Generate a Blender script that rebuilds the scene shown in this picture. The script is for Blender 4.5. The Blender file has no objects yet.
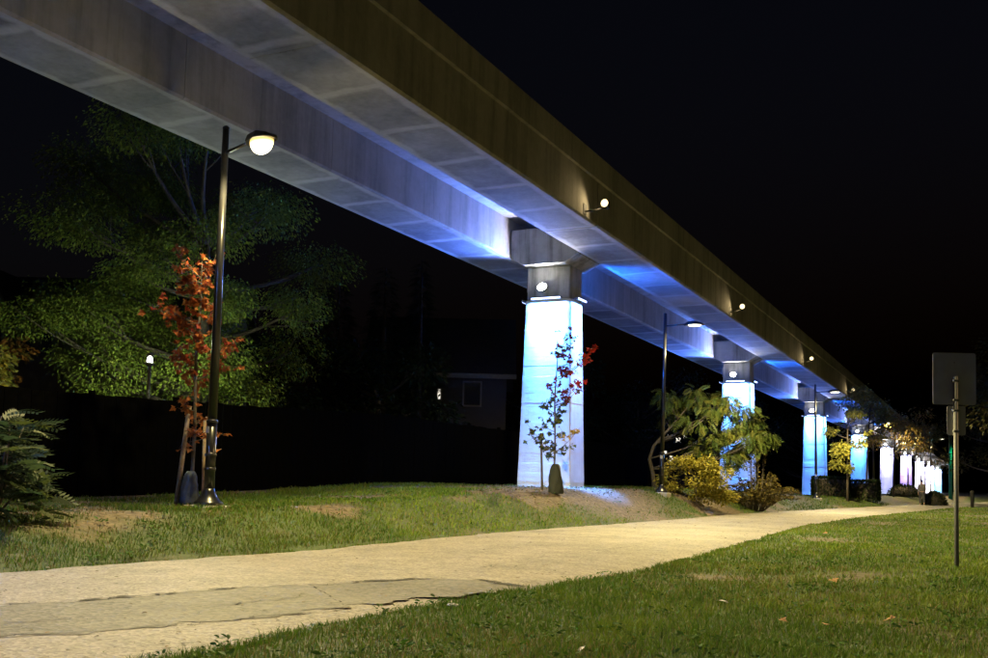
import bpy, bmesh, math, random
import numpy as np
from mathutils import Vector, Matrix
random.seed(7)
rng = np.random.default_rng(11)
R = math.radians
S = bpy.context.scene
col = S.collection

# ------------------------------------------------------------------ camera
cam = bpy.data.cameras.new('camera')
camo = bpy.data.objects.new('camera', cam)
col.objects.link(camo)
cam.sensor_width = 36.0
cam.lens = 36.0 * 1000 / 988
cam.shift_y = 85.0 / 988
cam.clip_start = 0.05
cam.clip_end = 3000
camo.matrix_world = (Matrix.Translation((0, 0, 1.05)) @ Matrix.Rotation(R(26.4), 4, 'Z')
                     @ Matrix.Rotation(R(93.8), 4, 'X') @ Matrix.Rotation(R(1.37), 4, 'Z'))
S.camera = camo

# ------------------------------------------------------------------ world: night sky
w = bpy.data.worlds.new('World')
S.world = w
w.use_nodes = True
nt = w.node_tree
sky = nt.nodes.new('ShaderNodeTexSky')
sky.sky_type = 'NISHITA'
sky.sun_disc = False
sky.sun_elevation = R(-3.25)
sky.sun_rotation = R(200)
sky.air_density = 1.0
sky.dust_density = 1.0
sky.ozone_density = 1.6
bgn = nt.nodes['Background']
bgn.inputs['Strength'].default_value = 0.08
nt.links.new(sky.outputs['Color'], bgn.inputs['Color'])

S.view_settings.view_transform = 'Standard'
S.view_settings.look = 'None'
S.view_settings.exposure = 0.0
S.view_settings.gamma = 1.0
S.view_settings.use_curve_mapping = False
S.render.engine = 'CYCLES'
S.cycles.use_denoising = True
S.cycles.max_bounces = 8
S.cycles.diffuse_bounces = 4
S.cycles.sample_clamp_indirect = 40.0
S.cycles.caustics_reflective = False
S.cycles.caustics_refractive = False

# ------------------------------------------------------------------ helpers
def tag(o, label=None, cat=None, group=None, kind=None):
    if label: o['label'] = label
    if cat: o['category'] = cat
    if group: o['group'] = group
    if kind: o['kind'] = kind
    return o

def empty(name, loc, label, cat, group=None, rz=0.0):
    o = bpy.data.objects.new(name, None)
    o.empty_display_size = 0.3
    col.objects.link(o)
    o.location = loc
    o.rotation_euler[2] = rz
    return tag(o, label, cat, group)

def link(name, me, mat=None, parent=None, loc=None, rot=None):
    o = bpy.data.objects.new(name, me)
    col.objects.link(o)
    if mat is not None and len(me.materials) == 0:
        me.materials.append(mat)
    if parent is not None: o.parent = parent
    if loc is not None: o.location = loc
    if rot is not None: o.rotation_euler = rot
    return o

def light(name, kind, parent, loc, direction, energy, color):
    L = bpy.data.lights.new(name, kind)
    L.energy = energy
    L.color = color
    o = bpy.data.objects.new(name, L)
    col.objects.link(o)
    o.parent = parent
    o.location = loc
    o.rotation_euler = Vector(direction).to_track_quat('-Z', 'Y').to_euler()
    return o

class MB:
    """collects simple shapes into one mesh"""
    def __init__(s): s.v = []; s.f = []; s.sm = []
    def add(s, vs, fs, smooth=False):
        b = len(s.v)
        s.v += [tuple(v) for v in vs]
        s.f += [tuple(i + b for i in f) for f in fs]
        s.sm += [smooth] * len(fs)
        return s
    def box(s, x0, x1, y0, y1, z0, z1, M=None):
        vs = [Vector((x, y, z)) for z in (z0, z1) for y in (y0, y1) for x in (x0, x1)]
        if M is not None: vs = [M @ v for v in vs]
        return s.add(vs, [(0, 2, 3, 1), (4, 5, 7, 6), (0, 1, 5, 4), (2, 6, 7, 3), (0, 4, 6, 2), (1, 3, 7, 5)])
    def tube(s, pts, rad, n=8, cap=True):
        pts = [Vector(p) for p in pts]
        if not hasattr(rad, '__len__'): rad = [rad] * len(pts)
        vs = []; fs = []
        up = None
        for i, p in enumerate(pts):
            d = (pts[min(i + 1, len(pts) - 1)] - pts[max(i - 1, 0)])
            d = d.normalized() if d.length > 1e-9 else Vector((0, 0, 1))
            if up is None:
                up = Vector((1, 0, 0)) if abs(d.x) < .8 else Vector((0, 1, 0))
            a = d.cross(up).normalized(); b = d.cross(a)
            up = a.cross(d)
            for k in range(n):
                t = 2 * math.pi * k / n
                vs.append(p + (a * math.cos(t) + b * math.sin(t)) * rad[i])
        for i in range(len(pts) - 1):
            for k in range(n):
                k2 = (k + 1) % n
                fs.append((i * n + k, i * n + k2, (i + 1) * n + k2, (i + 1) * n + k))
        if cap:
            fs.append(tuple(range(n))[::-1]); fs.append(tuple(range((len(pts) - 1) * n, len(pts) * n)))
        return s.add(vs, fs, True)
    def lathe(s, prof, n=20, c=(0, 0)):
        vs = []; fs = []
        for r, z in prof:
            for k in range(n):
                t = 2 * math.pi * k / n
                vs.append((c[0] + r * math.cos(t), c[1] + r * math.sin(t), z))
        for i in range(len(prof) - 1):
            for k in range(n):
                k2 = (k + 1) % n
                fs.append((i * n + k, i * n + k2, (i + 1) * n + k2, (i + 1) * n + k))
        fs.append(tuple(range(n))[::-1]); fs.append(tuple(range((len(prof) - 1) * n, len(prof) * n)))
        return s.add(vs, fs, True)
    def prism(s, poly, axis, a, b):
        """poly of 2-D points extruded from a to b along axis 'x','y' or 'z'"""
        n = len(poly)
        def mk(p, t):
            return {'x': (t, p[0], p[1]), 'y': (p[0], t, p[1]), 'z': (p[0], p[1], t)}[axis]
        vs = [mk(p, a) for p in poly] + [mk(p, b) for p in poly]
        fs = [tuple(range(n)), tuple(range(2 * n - 1, n - 1, -1))]
        fs += [(i, i + n, (i + 1) % n + n, (i + 1) % n) for i in range(n)]
        return s.add(vs, fs)
    def mesh(s, name, bevel=0.0):
        me = bpy.data.meshes.new(name)
        me.from_pydata(s.v, [], s.f)
        bm = bmesh.new(); bm.from_mesh(me)
        for f, q in zip(bm.faces, s.sm): f.smooth = q
        bmesh.ops.recalc_face_normals(bm, faces=bm.faces)
        if bevel:
            es = [e for e in bm.edges if len(e.link_faces) == 2 and not e.smooth or (len(e.link_faces) == 2 and e.calc_face_angle(0) > 0.6)]
            bmesh.ops.bevel(bm, geom=es, offset=bevel, segments=1, affect='EDGES')
        bm.to_mesh(me); bm.free()
        return me
    def build(s, name, mat, parent=None, loc=None, bevel=0.0, rot=None):
        return link(name, s.mesh(name, bevel), mat, parent, loc, rot)

def np_mesh(name, V, tris, cols=None, smooth=False):
    """V (n,3), tris (m,3) arrays, optional per-vertex colours"""
    me = bpy.data.meshes.new(name)
    V = np.ascontiguousarray(V, dtype=np.float32); T = np.ascontiguousarray(tris, dtype=np.int32)
    me.vertices.add(len(V)); me.vertices.foreach_set('co', V.ravel())
    me.loops.add(T.size); me.loops.foreach_set('vertex_index', T.ravel())
    me.polygons.add(len(T))
    me.polygons.foreach_set('loop_start', np.arange(0, T.size, 3, dtype=np.int32))
    if smooth: me.polygons.foreach_set('use_smooth', np.ones(len(T), dtype=bool))
    me.update(calc_edges=True)
    if cols is not None:
        at = me.color_attributes.new('tint', 'FLOAT_COLOR', 'POINT')
        c4 = np.ones((len(V), 4), dtype=np.float32); c4[:, :3] = cols
        at.data.foreach_set('color', c4.ravel())
    return me

def smooth01(a, b, x):
    t = np.clip((x - a) / (b - a), 0, 1)
    return t * t * (3 - 2 * t)

_perm = np.random.default_rng(3).random((256, 256))
def vnoise(x, y):
    x = np.asarray(x, float); y = np.asarray(y, float)
    xi = np.floor(x).astype(int); yi = np.floor(y).astype(int)
    fx = x - xi; fy = y - yi
    fx = fx * fx * (3 - 2 * fx); fy = fy * fy * (3 - 2 * fy)
    g = lambda a, b: _perm[a % 256, b % 256]
    return (g(xi, yi) * (1 - fx) * (1 - fy) + g(xi + 1, yi) * fx * (1 - fy)
            + g(xi, yi + 1) * (1 - fx) * fy + g(xi + 1, yi + 1) * fx * fy)
def fnoise(x, y):
    return .5 * vnoise(x, y) + .3 * vnoise(2.1 * x + 5, 2.1 * y + 9) + .2 * vnoise(4.3 * x + 2, 4.3 * y + 7)

# ------------------------------------------------------------------ materials
def newmat(name):
    m = bpy.data.materials.new(name); m.use_nodes = True
    return m, m.node_tree, m.node_tree.nodes['Principled BSDF']

def plain(name, c, rough=.6, metal=0.0, var=.12, scale=6.0, bump=0.0):
    m, t, b = newmat(name)
    b.inputs['Roughness'].default_value = rough; b.inputs['Metallic'].default_value = metal
    tc = t.nodes.new('ShaderNodeTexCoord')
    n = t.nodes.new('ShaderNodeTexNoise'); n.inputs['Scale'].default_value = scale; n.inputs['Detail'].default_value = 5
    t.links.new(tc.outputs['Object'], n.inputs['Vector'])
    r = t.nodes.new('ShaderNodeValToRGB')
    r.color_ramp.elements[0].color = [v * (1 - var) for v in c] + [1]
    r.color_ramp.elements[1].color = [min(1, v * (1 + var)) for v in c] + [1]
    r.color_ramp.elements[0].position = .3; r.color_ramp.elements[1].position = .7
    t.links.new(n.outputs['Fac'], r.inputs['Fac']); t.links.new(r.outputs['Color'], b.inputs['Base Color'])
    if bump:
        bp = t.nodes.new('ShaderNodeBump'); bp.inputs['Strength'].default_value = bump; bp.inputs['Distance'].default_value = .02
        t.links.new(n.outputs['Fac'], bp.inputs['Height']); t.links.new(bp.outputs['Normal'], b.inputs['Normal'])
    return m

def emit(name, c, s):
    m = bpy.data.materials.new(name); m.use_nodes = True
    t = m.node_tree; t.nodes.clear()
    e = t.nodes.new('ShaderNodeEmission'); o = t.nodes.new('ShaderNodeOutputMaterial')
    e.inputs['Color'].default_value = (*c, 1); e.inputs['Strength'].default_value = s
    t.links.new(e.outputs[0], o.inputs[0])
    return m

def concrete(name, base, stain, streak=.5, panel=0.0, rough=.85):
    """board-marked concrete: cloudy mottling, vertical run-off streaks, pits, optional dark formwork-panel stains"""
    m, t, b = newmat(name)
    N = t.nodes.new; Lk = t.links.new
    geo = N('ShaderNodeNewGeometry')
    def noise(scale, vec, det=6, rou=.6):
        n = N('ShaderNodeTexNoise'); n.inputs['Scale'].default_value = scale
        n.inputs['Detail'].default_value = det; n.inputs['Roughness'].default_value = rou
        Lk(vec, n.inputs['Vector']); return n.outputs['Fac']
    def mapping(sc):
        mp = N('ShaderNodeMapping'); mp.inputs['Scale'].default_value = sc
        Lk(geo.outputs['Position'], mp.inputs['Vector']); return mp.outputs['Vector']
    def ramp(f, a, c):
        r = N('ShaderNodeMapRange'); r.inputs['From Min'].default_value = a; r.inputs['From Max'].default_value = c
        Lk(f, r.inputs['Value']); return r.outputs['Result']
    def math_(op, a, c):
        q = N('ShaderNodeMath'); q.operation = op
        for i, v in enumerate((a, c)):
            if isinstance(v, (int, float)): q.inputs[i].default_value = v
            else: Lk(v, q.inputs[i])
        return q.outputs[0]
    pos = geo.outputs['Position']
    cloud = ramp(noise(.55, pos), .32, .68)
    fine = ramp(noise(7, pos, 8), .25, .75)
    strk = ramp(noise(1.0, mapping((2.6, 2.6, .16)), 6, .65), .45, .72)
    mixed = math_('ADD', math_('MULTIPLY', cloud, .5), math_('MULTIPLY', strk, streak))
    mixed = math_('ADD', mixed, math_('MULTIPLY', fine, .28))
    if panel:
        # formwork sheets: dark cloudy centre, paler damp-free margins every ~2.1 m along the beam
        sep = N('ShaderNodeSeparateXYZ'); Lk(pos, sep.inputs[0])
        ph = math_('FRACT', math_('DIVIDE', math_('ADD', sep.outputs['Y'], math_('MULTIPLY', noise(.8, pos), .35)), 2.12), 0.0)
        d = math_('ABSOLUTE', math_('SUBTRACT', ph, .5), 0.0)
        edge = ramp(d, .40, .47)
        xn = math_('MINIMUM', math_('ABSOLUTE', math_('ADD', sep.outputs['X'], 10.38), 0.0), math_('ABSOLUTE', math_('ADD', sep.outputs['X'], 14.30), 0.0))
        edge = math_('MAXIMUM', edge, ramp(math_('ADD', xn, math_('MULTIPLY', math_('SUBTRACT', noise(1.6, pos), .5), .35)), .52, .66))
        cell = N('ShaderNodeTexWhiteNoise'); cell.noise_dimensions = '1D'
        Lk(math_('FLOOR', math_('DIVIDE', sep.outputs['Y'], 2.12), 0.0), cell.inputs['W'])
        edge = math_('MAXIMUM', edge, math_('MULTIPLY', cell.outputs['Value'], .55))
        mixed = math_('ADD', mixed, math_('MULTIPLY', math_('SUBTRACT', 1.0, edge), panel))
    mx = N('ShaderNodeMix'); mx.data_type = 'RGBA'; mx.clamp_factor = True
    Lk(ramp(mixed, .2, 1.25), mx.inputs['Factor'])
    mx.inputs['A'].default_value = (*base, 1); mx.inputs['B'].default_value = (*stain, 1)
    Lk(mx.outputs['Result'], b.inputs['Base Color'])
    b.inputs['Roughness'].default_value = rough; b.inputs['Specular IOR Level'].default_value = .2
    pit = noise(38, pos, 3)
    h = math_('ADD', math_('MULTIPLY', fine, .5), math_('MULTIPLY', pit, .5))
    bp = N('ShaderNodeBump'); bp.inputs['Strength'].default_value = .35; bp.inputs['Distance'].default_value = .02
    Lk(h, bp.inputs['Height']); Lk(bp.outputs['Normal'], b.inputs['Normal'])
    return m

def leafmat(name, trans=.35, rough=.55, spec=.3):
    """leaf colour comes from the per-leaf 'tint' attribute"""
    m, t, b = newmat(name)
    a = t.nodes.new('ShaderNodeVertexColor'); a.layer_name = 'tint'
    t.links.new(a.outputs['Color'], b.inputs['Base Color'])
    b.inputs['Roughness'].default_value = rough
    b.inputs['Specular IOR Level'].default_value = spec
    tr = t.nodes.new('ShaderNodeBsdfTranslucent'); t.links.new(a.outputs['Color'], tr.inputs['Color'])
    mx = t.nodes.new('ShaderNodeMixShader'); mx.inputs[0].default_value = trans
    out = t.nodes['Material Output']
    t.links.new(b.outputs[0], mx.inputs[1]); t.links.new(tr.outputs[0], mx.inputs[2]); t.links.new(mx.outputs[0], out.inputs['Surface'])
    return m

M = {}
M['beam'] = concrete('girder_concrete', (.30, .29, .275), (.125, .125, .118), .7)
M['soffit'] = concrete('soffit_concrete', (.34, .34, .34), (.10, .10, .105), .10, panel=.75, rough=.9)
M['shaft'] = concrete('column_concrete', (.50, .50, .50), (.33, .33, .33), .35)
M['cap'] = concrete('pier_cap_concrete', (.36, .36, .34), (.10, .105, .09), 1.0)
M['pad'] = concrete('pad_concrete', (.52, .50, .46), (.34, .33, .30), .1)
M['black'] = plain('black_gloss_paint', (.012, .012, .014), .28, 0, .2, 4)
M['black'].node_tree.nodes['Principled BSDF'].inputs['Coat Weight'].default_value = .4
M['dark'] = plain('dark_rubber', (.012, .012, .012), .8)
M['gap'] = plain('joint_filler', (.01, .01, .01), .9)
M['alu'] = plain('aluminium_sheet', (.38, .38, .42), .5, .75, .1, 5)
M['galv'] = plain('galvanised_steel', (.12, .125, .13), .6, .3, .2, 30)
M['bark'] = plain('grey_bark', (.10, .085, .07), .9, 0, .35, 14, .6)
M['barkd'] = plain('dark_bark', (.05, .04, .032), .9, 0, .35, 14, .6)
M['stake'] = plain('weathered_stake_wood', (.34, .25, .16), .85, 0, .3, 20, .4)
M['staked'] = plain('dark_stake_wood', (.06, .05, .04), .85, 0, .3, 20, .4)
M['bagblue'] = plain('blue_grey_bag', (.05, .065, .085), .7, 0, .3, 9, .5)
M['bagdark'] = plain('dark_green_bag', (.006, .009, .007), .8, 0, .3, 9, .5)
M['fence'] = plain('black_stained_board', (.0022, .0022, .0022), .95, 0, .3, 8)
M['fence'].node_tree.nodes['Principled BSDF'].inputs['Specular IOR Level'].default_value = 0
M['roof'] = plain('dark_roof', (.025, .024, .024), .9, 0, .3, 5)
M['siding'] = plain('grey_siding', (.03, .031, .036), .8, 0, .1, 5)
M['sidingb'] = plain('tan_siding', (.16, .13, .10), .8, 0, .1, 5)
M['glass'] = plain('dark_window_glass', (.01, .012, .016), .1)
M['trim'] = plain('pale_trim', (.16, .16, .16), .7)
M['winlit'] = emit('lit_window', (1, .93, .78), 1.3)
M['white'] = plain('white_sticker', (.7, .72, .8), .5)
M['green'] = plain('green_painted_steel', (.01, .16, .09), .35)
M['leaf'] = leafmat('leaf')
M['leafdull'] = leafmat('leaf_dull', .2, .8, .1)
M['grass'] = leafmat('grass_blade', .3, .6, .25)
M['skin'] = plain('skin', (.45, .28, .2), .6)
M['jacket'] = plain('grey_jacket', (.16, .15, .14), .85, 0, .2, 12, .3)
M['trouser'] = plain('dark_trousers', (.05, .05, .06), .85, 0, .2, 12, .3)
M['hair'] = plain('dark_hair', (.02, .015, .012), .7)
M['pale'] = plain('pale_reflective_sleeve', (.55, .52, .42), .5)
M['paper'] = plain('pale_litter', (.75, .72, .66), .8)
M['stone'] = plain('grey_stone', (.3, .29, .27), .9, 0, .2, 20, .5)
M['dryleaf'] = plain('dry_leaf', (.42, .24, .1), .8, 0, .3, 20)

# ------------------------------------------------------------------ the lie of the land
LE = np.array([(-40, 9.5), (0, 9.3), (8, 9.2), (12, 8.85), (19, 9.2), (29, 8.8), (40, 8.8), (49, 8.05), (69, 6.4), (99, 3.3), (140, -2), (400, -45)])
RE = np.array([(-40, 4.6), (0, 4.35), (4.3, 4.3), (7, 4.35), (12, 3.9), (20, 4.25), (29, 4.75), (40, 4.4), (70, 2.2), (99, -.9), (140, -7), (400, -51)])
def left_edge(t):  return -np.interp(t, LE[:, 0], LE[:, 1])       # world x of the far (left) path edge
def right_edge(t): return -np.interp(t, RE[:, 0], RE[:, 1])       # world x of the near (right) path edge
def wob(t): return .10 * (fnoise(np.asarray(t) * .9, 3.3) - .5) * 2 + .05 * (vnoise(np.asarray(t) * 4.7, 8.8) - .5) * 2
def wob2(t): return .12 * (fnoise(np.asarray(t) * .8, 13.3) - .5) * 2 + .05 * (vnoise(np.asarray(t) * 4.1, 18.8) - .5) * 2

def ground_z(x, t):
    x = np.asarray(x, float); t = np.asarray(t, float)
    e = left_edge(t)
    s = e - x                                   # metres left of the path
    crest = .47 + .40 * smooth01(12, 28, t) - .35 * smooth01(42, 66, t)
    z = crest * smooth01(-.05, 2.3, s)
    z = z + .07 * (fnoise(x * .5, t * .5) - .5) * smooth01(.2, 2, s)
    r = x - right_edge(t)
    z = z + smooth01(0, .6, r) * .02 + .05 * (fnoise(x * .4 + 31, t * .4) - .5) * smooth01(.4, 3, r)
    on = (s < .12) & (r < .12)
    z = np.where(on, z - .05, z)
    return z

def bare(x, t):
    """1 where the ground is bare soil"""
    x = np.asarray(x, float); t = np.asarray(t, float)
    s = left_edge(t) - x
    n = fnoise(x * .55 + 3, t * .38 + 1)
    d = smooth01(.54, .68, n + .08 * smooth01(1.0, 2.6, s) * (s > 0))
    # mulch round the column foot and along the crest
    for ty in (3, 29, 55):
        d = np.maximum(d, 1 - smooth01(1.6, 3.4, np.hypot((x + 12.0) * .8, (t - ty) * .55)))
    d = np.maximum(d, .9 * (1 - smooth01(.35, 1.0, np.hypot(x + 12.3, (t - 13.3) * .7))))
    d = np.where(s > 0, d, smooth01(.60, .74, fnoise(x * .33 + 50, t * .25 + 20)) * .75)
    return d

def axis(fine0, fine1, step, lo, hi):
    a = list(np.arange(fine0, fine1 + 1e-6, step))
    s = step
    while a[-1] < hi: s *= 1.28; a.append(min(a[-1] + s, hi))
    s = step
    while a[0] > lo: s *= 1.28; a.insert(0, max(a[0] - s, lo))
    return np.array(a)
gx = axis(-20, 6, .2, -900, 900); gt = axis(0, 46, .25, -700, 1400)
GX, GT = np.meshgrid(gx, gt)
GZ = ground_z(GX, GT)
nx, ny = len(gx), len(gt)
V = np.stack([GX.ravel(), GT.ravel(), GZ.ravel()], 1)
ii = (np.arange(ny - 1)[:, None] * nx + np.arange(nx - 1)[None]).ravel()
T = np.concatenate([np.stack([ii, ii + 1, ii + nx + 1], 1), np.stack([ii, ii + nx + 1, ii + nx], 1)])
D = bare(V[:, 0], V[:, 1])
me = np_mesh('ground', V, T, np.stack([D, D, D], 1), True)
m, t_, b_ = newmat('turf_soil')
a_ = t_.nodes.new('ShaderNodeVertexColor'); a_.layer_name = 'tint'
g_ = t_.nodes.new('ShaderNodeNewGeometry')
n1 = t_.nodes.new('ShaderNodeTexNoise'); n1.inputs['Scale'].default_value = 9; n1.inputs['Detail'].default_value = 8
n2 = t_.nodes.new('ShaderNodeTexNoise'); n2.inputs['Scale'].default_value = 1.4; n2.inputs['Detail'].default_value = 6
for n_ in (n1, n2): t_.links.new(g_.outputs['Position'], n_.inputs['Vector'])
r1 = t_.nodes.new('ShaderNodeValToRGB')
r1.color_ramp.elements[0].color = (.022, .040, .010, 1); r1.color_ramp.elements[1].color = (.06, .085, .022, 1)
r2 = t_.nodes.new('ShaderNodeValToRGB')
r2.color_ramp.elements[0].color = (.05, .036, .024, 1); r2.color_ramp.elements[1].color = (.17, .125, .085, 1)
r2.color_ramp.elements[0].position = .3; r2.color_ramp.elements[1].position = .7
t_.links.new(n2.outputs['Fac'], r1.inputs['Fac']); t_.links.new(n1.outputs['Fac'], r2.inputs['Fac'])
mx_ = t_.nodes.new('ShaderNodeMix'); mx_.data_type = 'RGBA'
t_.links.new(a_.outputs['Color'], mx_.inputs['Factor']); t_.links.new(r1.outputs['Color'], mx_.inputs['A']); t_.links.new(r2.outputs['Color'], mx_.inputs['B'])
t_.links.new(mx_.outputs['Result'], b_.inputs['Base Color']); b_.inputs['Roughness'].default_value = .95
bp_ = t_.nodes.new('ShaderNodeBump'); bp_.inputs['Strength'].default_value = .8; bp_.inputs['Distance'].default_value = .04
t_.links.new(n1.outputs['Fac'], bp_.inputs['Height']); t_.links.new(bp_.outputs['Normal'], b_.inputs['Normal'])
tag(link('ground', me, m), kind='structure')

# path ----------------------------------------------------------------------
ts = np.concatenate([np.arange(-30, 0, 1.0), np.arange(0, 40, .15), np.arange(40, 140, .8), np.arange(140, 400, 10)])
NS = 14
L_ = left_edge(ts) + wob(ts); R_ = right_edge(ts) + wob2(ts)
fr = np.linspace(0, 1, NS)
PX = L_[:, None] * (1 - fr) + R_[:, None] * fr
PT = np.repeat(ts[:, None], NS, 1)
PZ = .018 * np.sin(np.pi * fr)[None] + .012 * (fnoise(PX * .7, PT * .5) - .5)
PZ[:, 0] -= .03; PZ[:, -1] -= .03
V = np.stack([PX.ravel(), PT.ravel(), PZ.ravel()], 1)
ii = (np.arange(len(ts) - 1)[:, None] * NS + np.arange(NS - 1)[None]).ravel()
T = np.concatenate([np.stack([ii, ii + 1, ii + NS + 1], 1), np.stack([ii, ii + NS + 1, ii + NS], 1)])
def path_z(x, t):
    l = float(left_edge(t)); r = float(right_edge(t)); f = min(1, max(0, (x - l) / (r - l)))
    return .018 * math.sin(math.pi * f) + .012 * (float(fnoise(x * .7, t * .5)) - .5)

def asphalt(name, c0, c1, fine=120):
    m, t, b = newmat(name)
    N = t.nodes.new; Lk = t.links.new
    g = N('ShaderNodeNewGeometry')
    def nz(s, d=4, r=.6):
        n = N('ShaderNodeTexNoise'); n.inputs['Scale'].default_value = s; n.inputs['Detail'].default_value = d; n.inputs['Roughness'].default_value = r
        Lk(g.outputs['Position'], n.inputs['Vector']); return n.outputs['Fac']
    def ma(op, a, bb):
        q = N('ShaderNodeMath'); q.operation = op
        for i, v in enumerate((a, bb)):
            if isinstance(v, (int, float)): q.inputs[i].default_value = v
            else: Lk(v, q.inputs[i])
        return q.outputs[0]
    big = nz(.35, 5); mid = nz(2.2, 6, .7)
    vo = N('ShaderNodeTexVoronoi'); vo.inputs['Scale'].default_value = fine; Lk(g.outputs['Position'], vo.inputs['Vector'])
    grit = ma('MULTIPLY', vo.outputs['Color'], 1.0)
    f = ma('ADD', ma('MULTIPLY', big, .75), ma('MULTIPLY', mid, .45))
    f = ma('ADD', f, ma('MULTIPLY', ma('SUBTRACT', grit, .5), .55))
    vo2 = N('ShaderNodeTexVoronoi'); vo2.inputs['Scale'].default_value = fine * .45; Lk(g.outputs['Position'], vo2.inputs['Vector'])
    f = ma('ADD', f, ma('MULTIPLY', ma('SUBTRACT', ma('MULTIPLY', vo2.outputs['Color'], 1.0), .5), .24))
    sand = nz(.9, 7, .72); f = ma('ADD', f, ma('MULTIPLY', ma('SUBTRACT', sand, .5), .7))
    r = N('ShaderNodeValToRGB'); r.color_ramp.elements[0].color = (*c0, 1); r.color_ramp.elements[1].color = (*c1, 1)
    r.color_ramp.elements[0].position = .28; r.color_ramp.elements[1].position = .92
    Lk(f, r.inputs['Fac']); Lk(r.outputs['Color'], b.inputs['Base Color'])
    b.inputs['Roughness'].default_value = .82
    bp = N('ShaderNodeBump'); bp.inputs['Strength'].default_value = .7; bp.inputs['Distance'].default_value = .006
    Lk(ma('ADD', vo.outputs['Distance'], ma('MULTIPLY', mid, .8)), bp.inputs['Height']); Lk(bp.outputs['Normal'], b.inputs['Normal'])
    return m
M['asphalt'] = asphalt('worn_asphalt', (.075, .066, .058), (.275, .245, .21), 42)
M['patch'] = asphalt('patch_asphalt', (.012, .011, .0105), (.125, .114, .103), 30)
M['crack'] = plain('crack_dirt', (.018, .015, .012), .95, 0, .3, 9)
path = tag(link('path', np_mesh('path', V, T, None, True), M['asphalt']), kind='structure')

# darker worn strip in the asphalt, laid as a thin course on the path
top = [(-6.95, 3.0), (-6.71, 5.2), (-6.51, 5.58), (-6.3, 6.31), (-6.12, 7.22), (-5.69, 8.01), (-5.34, 9.0), (-4.75, 9.35), (-4.12, 9.1)]
bot = [(-5.7, 2.7), (-5.46, 4.24), (-5.17, 4.84), (-4.95, 5.44), (-4.72, 6.2), (-4.62, 6.9), (-4.48, 7.6), (-4.3, 8.3), (-4.08, 8.95)]
def resample(p, n):
    p = np.array(p); d = np.r_[0, np.cumsum(np.hypot(*np.diff(p, axis=0).T))]
    q = np.linspace(0, d[-1], n)
    return np.stack([np.interp(q, d, p[:, 0]), np.interp(q, d, p[:, 1])], 1)
A = resample(top, 180); B = resample(bot, 180)
A[:, 0] += .22 * (fnoise(A[:, 1] * 2.3, 1.0) - .5) + .20 * (vnoise(A[:, 1] * 9, 4.0) - .5)
B[:, 0] += .20 * (fnoise(B[:, 1] * 2.3, 7.0) - .5) + .20 * (vnoise(B[:, 1] * 8, 6.0) - .5)
vs = []; fs = []
for a, b in zip(A, B):
    for k in range(6):
        q = a * (1 - k / 5) + b * k / 5
        vs.append((q[0], q[1], path_z(q[0], q[1]) + .004))
for i in range(179):
    for k in range(5): fs.append((i * 6 + k, i * 6 + k + 1, (i + 1) * 6 + k + 1, (i + 1) * 6 + k))
link('asphalt_patch', MB().add(vs, fs, True).mesh('asphalt_patch'), M['patch'], path)

def crack(pts, wmax, seed, z=.010):
    r = np.random.default_rng(seed)
    P = resample(pts, int(30 * len(pts)))
    nrm = np.gradient(P, axis=0); nrm = np.stack([-nrm[:, 1], nrm[:, 0]], 1); nrm /= np.linalg.norm(nrm, axis=1)[:, None] + 1e-9
    P = P + nrm * ((fnoise(P[:, 1] * 3 + seed, P[:, 0]) - .5) * .12 + (vnoise(P[:, 1] * 11 + seed, P[:, 0] * 11) - .5) * .07 + r.normal(size=len(P)) * .012)[:, None]
    wd = wmax * np.clip(fnoise(P[:, 1] * 2.7 + 3 * seed, P[:, 0] * 2) * 3.4 - 1.25, .07, 1.5)
    wd[0] = wd[-1] = .001
    vs = []; fs = []
    for p, n, w_ in zip(P, nrm, wd):
        for s in (-1, 1):
            q = p + n * s * w_ / 2; vs.append((q[0], q[1], path_z(q[0], q[1]) + z))
    for i in range(len(P) - 1): fs.append((2 * i, 2 * i + 1, 2 * i + 3, 2 * i + 2))
    link('crack', MB().add(vs, fs).mesh('crack'), M['crack'], path)
crack(top, .10, 1)
crack(bot[:6], .022, 2)
crack([(-6.2, 3.0), (-5.9, 4.6), (-5.5, 5.9), (-5.3, 7.2)], .018, 3)
crack([(-7.9, 6.3), (-7.7, 7.6), (-7.9, 9.2), (-7.4, 11)], .014, 4)
crack([(-6.6, 5.4), (-7.1, 5.5), (-7.5, 5.9), (-7.6, 6.6)], .012, 5)
crack([(-7.3, 12.5), (-6.9, 15), (-7.0, 18)], .013, 7)
crack([(-5.4, 10.5), (-5.5, 13.2), (-5.2, 17), (-5.3, 21)], .016, 8)
crack([(-6.4, 21), (-6.1, 27), (-6.5, 34)], .02, 10)

# ------------------------------------------------------------------ elevated guideway
ZS = 8.05                                     # soffit level
ZF = 9.28                                     # underside of the top flange
ZT = 9.94                                     # top of the parapet edge
gw = empty('elevated_guideway', (-12.35, 29, 0), 'long twin-beam concrete elevated rail guideway running overhead into the distance', 'viaduct')
OFF = Vector((12.35, -29, 0))
def girder_mesh(name, x0, x1, L):
    ch = .05
    mb = MB(); mb.prism([(x0 + ch, ZS), (x1 - ch, ZS), (x1, ZS + ch), (x1, ZF), (x0, ZF), (x0, ZS + ch)], 'y', 0, L)
    me = mb.mesh(name)
    me.materials.append(M['beam']); me.materials.append(M['soffit'])
    for p in me.polygons:
        if p.normal.z < -.9: p.material_index = 1
    return me
def flange_mesh(name, x0, x1, L):
    mb = MB(); mb.prism([(x0, ZF + .003), (x1, ZF + .003), (x1, ZT), (x1 - .22, ZT), (x1 - .22, ZF + .32), (x0 + .22, ZF + .32), (x0 + .22, ZT), (x0, ZT)], 'y', 0, L)
    return mb.mesh(name)
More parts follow.
